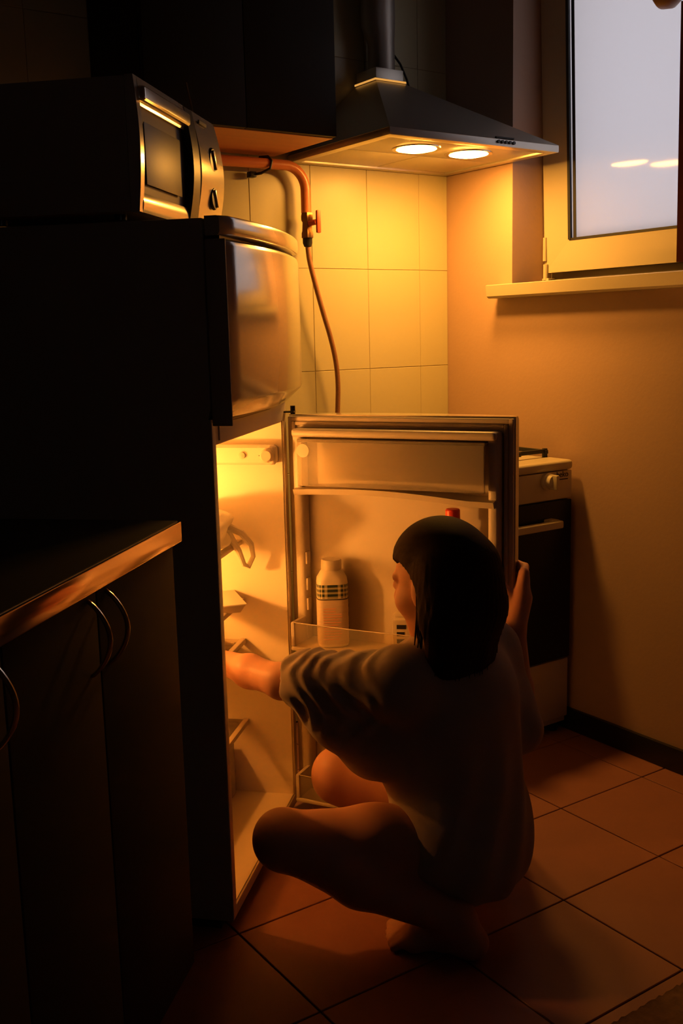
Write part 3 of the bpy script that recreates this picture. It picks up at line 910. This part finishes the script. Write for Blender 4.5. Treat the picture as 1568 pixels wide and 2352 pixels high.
def smooth_path(p, n=6):
    P = [Vector(q) for q in p]; out = []
    for i in range(len(P) - 1):
        p0, p1, p2, p3 = P[max(i - 1, 0)], P[i], P[i + 1], P[min(i + 2, len(P) - 1)]
        for k in range(n):
            t = k / n
            out.append(0.5 * ((2 * p1) + (p2 - p0) * t + (2 * p0 - 5 * p1 + 4 * p2 - p3) * t * t + (3 * p1 - p0 - 3 * p2 + p3) * t ** 3))
    return out + [P[-1]]
b = B(); b.tube(smooth_path(hp), 0.0075, 12); b.done('hose', 'hose', GP)

# ------------------------------------------------------------------ stove
ST = tag(empty('gas_stove', (-0.270, -0.04, 0)), 'white gas stove with black oven door in the corner', 'stove')
sw, sf, sh_ = 0.248, -0.520, 0.826
b = B(); b.box((-sw, sf + 0.004, 0.03), (sw, -0.034, sh_ - 0.02), 0.004); b.done('cabinet', 'enamel', ST)
b = B(); b.box((-sw - 0.001, sf - 0.016, sh_ - 0.028), (sw + 0.001, -0.034, sh_), 0.012, 4); hob = b.done('hob', 'enamel', ST)
b = B(); b.box((-sw + 0.001, sf - 0.012, 0.716), (sw - 0.001, sf + 0.006, sh_ - 0.030), 0.003); pn = b.done('control_panel', 'enamel', ST)
for kx in (-0.195, -0.110, -0.025, 0.148):
    k = B(); k.lathe([(0.002, 0.0), (0.025, 0.0), (0.025, -0.008), (0.019, -0.011), (0.018, -0.026), (0.002, -0.028)], (0, 0, 0), 28, 'y')
    k = k.done('knob', 'enamel', pn); k.location = (kx, sf - 0.012, 0.772)
    g2 = B(); g2.box((-0.006, -0.042, -0.022), (0.006, -0.010, 0.020), 0.003); g2 = g2.done('knob_grip', 'enamel', pn); g2.location = (kx, sf - 0.012, 0.772)
rotx = Matrix.Rotation(PI / 2, 4, 'X')
text_mesh('logo', 'beko', 0.024, M['black'], pn, Matrix.Translation((0.208, sf - 0.0126, 0.786)) @ rotx)
b = B(); b.box((0.186, sf - 0.0128, 0.7705), (0.230, sf - 0.0115, 0.7735)); b.done('logo_bar', 'black', pn)
od = B(); od.box((-sw + 0.002, sf - 0.014, 0.238), (sw - 0.002, sf + 0.004, 0.712), 0.004); od = od.done('oven_door', 'ovenglass', ST)
b = B(); b.box((-0.19, sf - 0.058, 0.640), (0.170, sf - 0.036, 0.662), 0.006, 3)
for hx_ in (-0.17, 0.150):
    b.box((hx_ - 0.016, sf - 0.046, 0.642), (hx_ + 0.016, sf - 0.012, 0.664), 0.004)
b.done('oven_handle', 'enamel', od)
b = B(); b.box((-sw + 0.002, sf - 0.008, 0.05), (sw - 0.002, sf + 0.004, 0.232), 0.004); b.done('storage_drawer', 'enamel', ST)
for fx in (-0.22, 0.22):
    for fy_ in (-0.49, -0.07):
        b = B(); b.cyl((fx, fy_, 0), (fx, fy_, 0.034), 0.016, seg=14); b.done('foot', 'blackpl', ST)
for gx in (-0.122, 0.122):
    gr = B()
    for gy in (-0.44, -0.28, -0.12):
        gr.box((gx - 0.108, gy - 0.005, sh_ + 0.012), (gx + 0.108, gy + 0.005, sh_ + 0.024), 0.002)
    for ex in (-0.108, 0.0, 0.108):
        gr.box((gx + ex - 0.005, -0.45, sh_ + 0.010), (gx + ex + 0.005, -0.11, sh_ + 0.022), 0.002)
    for ex in (-0.108, 0.108):
        for gy in (-0.44, -0.12):
            gr.box((gx + ex - 0.006, gy - 0.006, sh_ - 0.002), (gx + ex + 0.006, gy + 0.006, sh_ + 0.026), 0.002)
    gr.done('pan_support', 'iron', ST)
    for gy in (-0.36, -0.18):
        bu = B(); bu.lathe([(0.004, 0.0), (0.040, 0.0), (0.040, 0.006), (0.030, 0.010), (0.028, 0.014), (0.004, 0.015)], (gx, gy, sh_ - 0.001), 28); bu.done('burner', 'iron', ST)

# ------------------------------------------------------------------ rug
rx0, rx1, ry0, ry1 = -1.30, -0.30, -2.35, -1.552
b = B()
NX, NY = 100, 80
base = []
gv = [[None] * (NY + 1) for _ in range(NX + 1)]
for i in range(NX + 1):
    for j in range(NY + 1):
        x = rx0 + (rx1 - rx0) * i / NX
        y = ry0 + (ry1 - ry0) * j / NY
        e = 1 if 0 < i < NX and 0 < j < NY else 0
        z = 0.003 + e * (0.006 + 0.006 * abs(math.sin(i * 1.3 + (j % 2) * 1.6)) * abs(math.sin(j * 1.45)) + random.uniform(0, 0.002))
        gv[i][j] = b.bm.verts.new((x + (random.uniform(-0.006, 0.006) if e == 0 else 0), y + (random.uniform(-0.006, 0.0) if j == NY else 0), z if e else 0.001))
for i in range(NX):
    for j in range(NY):
        b.bm.faces.new((gv[i][j], gv[i + 1][j], gv[i + 1][j + 1], gv[i][j + 1]))
tag(b.done('rug', 'rug', None, 60), 'brown coarse woven rug at the lower right corner of the floor', 'rug')

# ------------------------------------------------------------------ the crouching person
# local frame: x to the camera's right, y away from it, z up
PO = Vector((0.20, 1.95, 0))
POW = Vector((CAM.x, CAM.y, 0)) + rt * PO.x + Vector((math.sin(YAW), math.cos(YAW), 0)) * PO.y
PERSON = tag(empty('person', POW, -YAW), 'person in a loose T-shirt crouching at the open refrigerator and reaching in', 'person')

class Field:
    def __init__(self, lo, hi, h):
        self.lo = np.array(lo, float); self.h = h
        self.n = np.ceil((np.array(hi) - self.lo) / h).astype(int) + 1
        self.F = np.full(self.n, 0.5, np.float32)
        self.ax = [self.lo[i] + h * np.arange(self.n[i]) for i in range(3)]
    def sl(self, a, b):
        i0 = np.clip(np.floor((np.array(a) - self.lo) / self.h).astype(int), 0, self.n - 1)
        i1 = np.clip(np.ceil((np.array(b) - self.lo) / self.h).astype(int) + 1, 1, self.n)
        s = tuple(slice(int(i0[k]), int(max(i1[k], i0[k] + 1))) for k in range(3))
        X = self.ax[0][s[0]][:, None, None]; Y = self.ax[1][s[1]][None, :, None]; Z = self.ax[2][s[2]][None, None, :]
        return s, X, Y, Z
    def add(self, s, d, k, sub=False):
        f = self.F[s]
        if sub:
            h = np.clip(0.5 - 0.5 * (f + d) / k, 0, 1)
            self.F[s] = f * (1 - h) + (-d) * h + k * h * (1 - h)
        else:
            h = np.clip(0.5 + 0.5 * (f - d) / k, 0, 1)
            self.F[s] = f * (1 - h) + d * h - k * h * (1 - h)
    def cone(self, a, b, ra, rb, k=0.02, sub=False):
        a, b = np.array(a, float), np.array(b, float)
        pad = max(ra, rb) + k + 0.06
        s, X, Y, Z = self.sl(np.minimum(a, b) - pad, np.maximum(a, b) + pad)
        ab = b - a; L = max(ab @ ab, 1e-9)
        t = np.clip(((X - a[0]) * ab[0] + (Y - a[1]) * ab[1] + (Z - a[2]) * ab[2]) / L, 0, 1)
        d = np.sqrt((X - a[0] - ab[0] * t) ** 2 + (Y - a[1] - ab[1] * t) ** 2 + (Z - a[2] - ab[2] * t) ** 2) - (ra + (rb - ra) * t)
        self.add(s, d, k, sub)
    def chain(self, pts, rs, k=0.02):
        for i in range(len(pts) - 1):
            self.cone(pts[i], pts[i + 1], rs[i], rs[i + 1], k)
    def ell(self, c, r, k=0.02, rot=None, sub=False):
        c, r = np.array(c, float), np.array(r, float)
        pad = r.max() + k + 0.06
        s, X, Y, Z = self.sl(c - pad, c + pad)
        p = [X - c[0], Y - c[1], Z - c[2]]
        if rot is not None:                      # rows of rot = local axes
            p = [p[0] * rot[i][0] + p[1] * rot[i][1] + p[2] * rot[i][2] for i in range(3)]
        k0 = np.sqrt((p[0] / r[0]) ** 2 + (p[1] / r[1]) ** 2 + (p[2] / r[2]) ** 2) + 1e-9
        k1 = np.sqrt((p[0] / r[0] ** 2) ** 2 + (p[1] / r[1] ** 2) ** 2 + (p[2] / r[2] ** 2) ** 2) + 1e-9
        self.add(s, k0 * (k0 - 1) / k1, k, sub)
    def cut(self, p, nrm, k=0.006):               # remove the half space that nrm points to
        p, nrm = np.array(p, float), np.array(nrm, float)
        nrm = nrm / np.linalg.norm(nrm)
        s, X, Y, Z = self.sl(self.lo, self.lo + self.n * self.h)
        return (X - p[0]) * nrm[0] + (Y - p[1]) * nrm[1] + (Z - p[2]) * nrm[2]
    def mesh(self, name, off):
        F = self.F; n = self.n
        S = F < 0
        cnt = np.zeros(n - 1, np.int8)
        for i in (0, 1):
            for j in (0, 1):
                for k in (0, 1):
                    cnt += S[i:n[0] - 1 + i, j:n[1] - 1 + j, k:n[2] - 1 + k]
        I, J, K = np.nonzero((cnt > 0) & (cnt < 8))
        idx = np.full(n - 1, -1, np.int32); idx[I, J, K] = np.arange(len(I))
        acc = np.zeros((len(I), 3)); num = np.zeros(len(I))
        cs = [(i, j, k) for i in (0, 1) for j in (0, 1) for k in (0, 1)]
        for a in cs:
            for ax in range(3):
                if a[ax]: continue
                b_ = list(a); b_[ax] = 1
                fa = F[I + a[0], J + a[1], K + a[2]]; fb = F[I + b_[0], J + b_[1], K + b_[2]]
                m = (fa < 0) != (fb < 0)
                t = np.where(m, fa / np.where(m, fa - fb, 1), 0)
                p = np.array(a, float)[None, :].repeat(len(I), 0); p[:, ax] += t
                acc += p * m[:, None]; num += m
        V = np.stack([I, J, K], 1) + acc / num[:, None]
        V = self.lo + V * self.h - np.array(off)
        Q = []
        for ax in range(3):
            u, v = (ax + 1) % 3, (ax + 2) % 3
            sa = [slice(0, None)] * 3; sb = [slice(0, None)] * 3
            sa[ax] = slice(0, n[ax] - 1); sb[ax] = slice(1, n[ax])
            for w_ in (u, v):
                sa[w_] = slice(1, n[w_] - 1); sb[w_] = slice(1, n[w_] - 1)
            A, Bs = S[tuple(sa)], S[tuple(sb)]
            E = np.argwhere(A != Bs)
            if not len(E): continue
            inside = A[tuple(E.T)]
            E = E.copy(); E[:, u] += 1; E[:, v] += 1
            def cell(du, dv):
                q = E.copy(); q[:, u] += du; q[:, v] += dv
                return idx[q[:, 0], q[:, 1], q[:, 2]]
            quad = np.stack([cell(-1, -1), cell(0, -1), cell(0, 0), cell(-1, 0)], 1)
            quad[~inside] = quad[~inside][:, ::-1]
            Q.append(quad)
        Q = np.concatenate(Q)
        Q = Q[(Q >= 0).all(1)]
        me = bpy.data.meshes.new(name)
        me.vertices.add(len(V)); me.vertices.foreach_set('co', V.astype(np.float32).ravel())
        me.loops.add(len(Q) * 4); me.loops.foreach_set('vertex_index', Q.astype(np.int32).ravel())
        me.polygons.add(len(Q)); me.polygons.foreach_set('loop_start', np.arange(0, len(Q) * 4, 4, dtype=np.int32))
        me.update(calc_edges=True); me.validate()
        return me

def relax(o, f=0.5, it=3):
    md_ = o.modifiers.new('smooth', 'SMOOTH'); md_.factor = f; md_.iterations = it

# head frame
HC = np.array([0.186, 1.960, 0.716])
hf = np.array([-0.72, 0.66, -0.20]); hf /= np.linalg.norm(hf)
hs_ = np.cross([0, 0, 1], hf); hs_ /= np.linalg.norm(hs_)       # the person's left side
hu = np.cross(hf, hs_)
HR = [hf, hs_, hu]
def H(f, s, u): return HC + hf * f + hs_ * s + hu * u

LSH, LEL, LWR = (0.105, 1.885, 0.540), (-0.128, 2.000, 0.508), (-0.292, 2.178, 0.503)
RSH, REL, RWR = (0.305, 2.115, 0.525), (0.360, 2.060, 0.352), (0.370, 2.165, 0.560)
NK = (0.205, 1.985, 0.585)
PEL, CHE = (0.246, 2.000, 0.190), (0.190, 1.990, 0.450)
LHI, LKN, LAN = (0.235, 1.925, 0.180), (-0.125, 1.885, 0.222), (0.205, 1.835, 0.075)
RHI, RKN, RAN = (0.290, 2.085, 0.185), (-0.015, 2.135, 0.240), (0.245, 2.060, 0.075)

def torso(f, g):
    f.ell((0.250, 1.998, 0.190), (0.102 + g, 0.135 + g, 0.115 + g), 0.05)
    f.cone(PEL, CHE, 0.095 + g, 0.105 + g, 0.05)
    f.ell((0.180, 1.985, 0.455), (0.100 + g, 0.125 + g, 0.110 + g), 0.05)
    f.cone(LSH, RSH, 0.050 + g, 0.050 + g, 0.05)
    f.cone(CHE, NK, 0.095 + g, 0.040 + g, 0.04)

body = Field((-0.46, 1.72, -0.02), (0.47, 2.36, 0.88), 0.0044)
torso(body, 0.0)
body.chain([LSH, LEL], [0.044, 0.034], 0.03)
body.chain([LEL, (-0.20, 2.075, 0.506), LWR], [0.034, 0.033, 0.023], 0.02)
body.chain([RSH, REL], [0.044, 0.034], 0.03)
body.chain([REL, (0.366, 2.105, 0.44), RWR], [0.034, 0.032, 0.023], 0.02)
# legs
body.chain([LHI, (0.05, 1.905, 0.205), LKN], [0.080, 0.068, 0.056], 0.03)
body.ell((-0.138, 1.885, 0.226), (0.050, 0.052, 0.056), 0.02)
body.chain([LKN, (0.02, 1.862, 0.152), LAN], [0.052, 0.056, 0.034], 0.02)
body.chain([RHI, (0.13, 2.112, 0.228), RKN], [0.088, 0.078, 0.056], 0.03)
body.ell((-0.030, 2.136, 0.245), (0.048, 0.052, 0.058), 0.02)
body.chain([RKN, (0.11, 2.10, 0.152), RAN], [0.052, 0.056, 0.034], 0.02)
def foot(an, heel, ball, toe, side):
    heel, ball, toe, side = map(np.array, (heel, ball, toe, side))
    body.cone(an, heel, 0.034, 0.030, 0.02)
    body.cone(heel, ball, 0.028, 0.024, 0.02)
    body.cone(an, ball, 0.030, 0.018, 0.02)
    body.cone(ball - side * 0.022, ball + side * 0.022, 0.021, 0.021, 0.02)
    for i, (w_, l_, r_) in enumerate(((-0.034, 1.0, 0.013), (-0.014, 0.98, 0.010), (0.003, 0.9, 0.0095), (0.019, 0.78, 0.009), (0.033, 0.64, 0.009))):
        a0 = ball + side * w_ * 0.9
        b0 = ball + (toe - ball) * l_ + side * w_
        b0[2] = r_ - 0.001
        mid = (a0 + b0) / 2; mid[2] += 0.006
        body.chain([a0, mid, b0], [0.013, r_, r_], 0.006)
fd = np.array([-0.95, 0.31, 0])
foot(LAN, (0.232, 1.828, 0.030), (0.128, 1.868, 0.022), (0.072, 1.890, 0.010), (-0.31, -0.95, 0))
foot(RAN, (0.275, 2.050, 0.030), (0.140, 2.090, 0.022), (0.078, 2.108, 0.010), (0.31, 0.95, 0))
# left hand, reaching along the shelf; palm down
hd = np.array([-0.66, 0.75, 0.0]); hd /= np.linalg.norm(hd)
sd = np.array([0.75, 0.66, 0.0]); zz = np.array([0, 0, 1.0])
w0 = np.array(LWR)
body.cone(w0, w0 + hd * 0.03, 0.023, 0.021, 0.015)
for o_ in (-0.026, -0.009, 0.009, 0.026):
    body.cone(w0 + hd * 0.022 + sd * o_ * 0.6, w0 + hd * 0.085 + sd * o_, 0.014, 0.0115, 0.012)
for o_, L_ in ((0.029, 0.066), (0.010, 0.078), (-0.009, 0.073), (-0.028, 0.056)):
    p0 = w0 + hd * 0.085 + sd * o_
    p1 = p0 + hd * L_ * 0.45 + sd * o_ * 0.12 + zz * 0.004
    p2 = p1 + hd * L_ * 0.30 - zz * 0.008
    p3 = p2 + hd * L_ * 0.22 - zz * 0.012
    body.chain([p0, p1, p2, p3], [0.0095, 0.0088, 0.0080, 0.0072], 0.004)
t0 = w0 + hd * 0.030 + sd * 0.020
body.chain([t0, t0 + hd * 0.026 + sd * 0.026 - zz * 0.006, t0 + hd * 0.054 + sd * 0.034 - zz * 0.012, t0 + hd * 0.074 + sd * 0.034 - zz * 0.016], [0.014, 0.0115, 0.0095, 0.008], 0.006)
# right hand, closed round the free edge of the door
wr = np.array(RWR)
pal = np.array([0.392, 2.205, 0.615])
body.chain([wr, pal], [0.023, 0.024], 0.015)
for i in range(4):
    zf = 0.610 + i * 0.0195
    k0 = np.array([0.400, 2.222, zf])
    k1 = np.array([0.409, 2.262, zf + 0.004])
    k2 = np.array([0.396, 2.296, zf + 0.005])
    k3 = np.array([0.376, 2.308, zf + 0.003])
    body.cone(wr + np.array([0.008, 0.015, 0.02]), k0, 0.016, 0.012, 0.012)
    body.chain([k0, k1, k2, k3], [0.0105, 0.0098, 0.0088, 0.0078], 0.004)
body.chain([wr + np.array([-0.006, 0.02, 0.02]), (0.362, 2.205, 0.625), (0.346, 2.220, 0.652), (0.336, 2.228, 0.672)], [0.015, 0.012, 0.0098, 0.0082], 0.006)
# neck and head
body.cone(NK, H(-0.015, 0, -0.055), 0.050, 0.046, 0.03)
body.ell(H(-0.008, 0, 0.028), (0.092, 0.072, 0.084), 0.02, HR)
body.ell(H(0.022, 0, -0.040), (0.068, 0.056, 0.070), 0.02, HR)
body.cone(H(0.058, -0.010, -0.090), H(0.058, 0.010, -0.090), 0.019, 0.019, 0.025)
for s_ in (-1, 1):
    body.ell(H(0.050, s_ * 0.034, -0.026), (0.034, 0.026, 0.030), 0.015, HR)
    body.cone(H(0.076, s_ * 0.012, 0.026), H(0.068, s_ * 0.045, 0.024), 0.010, 0.008, 0.012)
    body.ell(H(0.092, s_ * 0.031, 0.008), (0.013, 0.015, 0.010), 0.008, HR, sub=True)
    body.ell(H(0.075, s_ * 0.031, 0.006), (0.012, 0.013, 0.012), 0.004, HR)
    body.ell(H(-0.005, s_ * 0.070, -0.012), (0.019, 0.010, 0.030), 0.006, HR)
body.chain([H(0.084, 0, 0.016), H(0.098, 0, -0.008), H(0.106, 0, -0.022)], [0.009, 0.010, 0.012], 0.008)
for s_ in (-1, 1):
    body.cone(H(0.094, s_ * 0.010, -0.026), H(0.094, s_ * 0.010, -0.026), 0.008, 0.008, 0.006)
body.chain([H(0.080, -0.020, -0.056), H(0.090, 0, -0.052), H(0.080, 0.020, -0.056)], [0.005, 0.0085, 0.005], 0.005)
body.chain([H(0.079, -0.016, -0.064), H(0.088, 0, -0.066), H(0.079, 0.016, -0.064)], [0.005, 0.0085, 0.005], 0.005)
bo = link('body', body.mesh('body', PO), 'skin', PERSON, 180)
relax(bo, 0.5, 2)

# hair
hairf = Field((-0.02, 1.74, 0.50), (0.42, 2.20, 0.89), 0.0042)
hairf.ell(H(-0.014, 0, 0.034), (0.104, 0.088, 0.096), 0.02, HR)
hairf.ell(H(-0.050, 0, -0.020), (0.078, 0.092, 0.110), 0.03, HR)
def hp_(f, s, z): return np.array([HC[0] + hf[0] * f + hs_[0] * s, HC[1] + hf[1] * f + hs_[1] * s, z])
for s_, f_ in ((0.066, -0.048), (0.058, -0.062), (0.036, -0.080), (0.0, -0.088), (-0.036, -0.080), (-0.060, -0.060), (-0.070, -0.040)):
    hairf.chain([H(f_, s_, 0.03), hp_(f_ - 0.004, s_ * 1.08, 0.67), hp_(f_ - 0.002, s_ * 1.02, 0.575)], [0.028, 0.032, 0.022], 0.03)
hairf.ell(H(0.112, 0, 0.008), (0.064, 0.092, 0.100), 0.022, HR, sub=True)
for s_ in (-1, 1):
    hairf.ell(H(0.056, s_ * 0.076, -0.048), (0.080, 0.060, 0.108), 0.012, HR, sub=True)
s, X, Y, Z = hairf.sl(hairf.lo, hairf.lo + hairf.n * hairf.h)
th = np.arctan2(Y - HC[1], X - HC[0])
hairf.F = (hairf.F + 0.0007 * (np.sin(th * 61 + 6 * np.sin(Z * 14)) + np.sin(th * 97 + 4 * np.sin(Z * 23 + 1))) * np.clip((0.83 - Z) / 0.08, 0, 1)).astype(np.float32)
ho = link('hair', hairf.mesh('hair', PO), 'hair', PERSON, 180)
tag(ho, 'dark straight shoulder-length hair')
relax(ho, 0.4, 1)

# T-shirt
sh = Field((-0.20, 1.74, 0.05), (0.46, 2.30, 0.66), 0.005)
torso(sh, 0.016)
sh.cone(LSH, (-0.06, 1.965, 0.520), 0.062, 0.056, 0.03)
sh.cone((-0.06, 1.965, 0.520), (-0.15, 2.02, 0.505), 0.054, 0.052, 0.03)
sh.ell((0.020, 1.955, 0.455), (0.105, 0.060, 0.080), 0.04)          # cloth hanging under the arm
sh.ell((0.090, 1.985, 0.400), (0.120, 0.095, 0.100), 0.05)
sh.cone(RSH, (0.364, 2.060, 0.375), 0.060, 0.052, 0.03)
sh.cone((0.222, 1.985, 0.47), (0.218, 1.985, 0.17), 0.125, 0.128, 0.05)           # loose folds over the lap
sh.ell((0.234, 1.985, 0.150), (0.112, 0.145, 0.100), 0.05)
sh.ell((0.185, 1.920, 0.195), (0.098, 0.088, 0.098), 0.04)
s, X, Y, Z = sh.sl(sh.lo, sh.lo + sh.n * sh.h)
ab = np.array([-0.23, 0.115, -0.03]); ab /= np.linalg.norm(ab)
tt = (X - LSH[0]) * ab[0] + (Y - LSH[1]) * ab[1] + (Z - LSH[2]) * ab[2]
wave = (0.0030 * np.sin(tt * 150 + 3.5 * np.sin(Z * 38 + Y * 21) + 2.0 * np.sin(tt * 37)) + 0.0022 * np.sin(tt * 88 - Z * 70 + 2 * np.sin(Y * 60))) * np.clip(tt / 0.05, 0, 1) * np.clip((0.30 - X) / 0.1, 0, 1) * np.clip((Z - 0.42) / 0.05, 0, 1)
fold = 0.0035 * np.sin(X * 60 + Y * 48 + 3.0 * np.sin(Z * 13)) * np.clip((0.47 - Z) / 0.1, 0, 1)
sh.F = (sh.F + wave + fold).astype(np.float32)
cutd = (X + 0.108) * ab[0] + (Y - 1.995) * ab[1] + (Z - 0.51) * ab[2]     # sleeve opening
sh.F = np.maximum(sh.F, np.where((Z > 0.44) & (X < 0.0), cutd, -1)).astype(np.float32)
d2 = (0.085 + 0.06 * np.clip((0.20 - X) / 0.14, 0, 1) - Z)
sh.F = np.maximum(sh.F, d2).astype(np.float32)
so = link('t_shirt', sh.mesh('t_shirt', PO), 'shirt', PERSON, 180)
tag(so, 'loose brownish T-shirt with wide wrinkled sleeves')
relax(so, 0.5, 2)

# loose strands that break the outline of the hair
b = B()
rs_ = random.Random(11)
for i in range(150):
    a = rs_.uniform(-1.0, 1.0)
    sd_ = math.sin(a * 1.45) * 0.076
    fw_ = -0.040 - 0.052 * math.cos(a * 1.45) + rs_.uniform(-0.004, 0.004)
    u0 = rs_.uniform(-0.02, 0.05)
    p0 = H(fw_ * 0.95, sd_ * 1.02, u0)
    z1 = rs_.uniform(0.545, 0.60)
    p1 = hp_(fw_ - 0.012, sd_ * 1.22, 0.66 + rs_.uniform(-0.01, 0.01))
    p2 = hp_(fw_ - 0.008 + rs_.uniform(-0.008, 0.008), sd_ * 1.15 + rs_.uniform(-0.01, 0.01), z1)
    b.tube([Vector(q) - PO for q in smooth_path([p0, p1, p2], 4)], [0.0032, 0.0036, 0.0038, 0.0038, 0.0036, 0.0032, 0.0026, 0.0018, 0.0006], 5)
for i in range(10):                                  # strands in front of the ear
    f0 = rs_.uniform(-0.028, -0.010)
    p0 = H(f0, 0.074, 0.02); p1 = hp_(f0 + 0.002, 0.079, 0.68); p2 = hp_(f0 + rs_.uniform(0.0, 0.014), 0.078 + rs_.uniform(-0.008, 0.006), rs_.uniform(0.585, 0.63))
    b.tube([Vector(q) - PO for q in smooth_path([p0, p1, p2], 4)], [0.0022, 0.0026, 0.0028, 0.0028, 0.0026, 0.0022, 0.0018, 0.0012, 0.0005], 5)
hst = b.done('hair_strands', 'hair', PERSON, 180)
hst['kind'] = 'stuff'
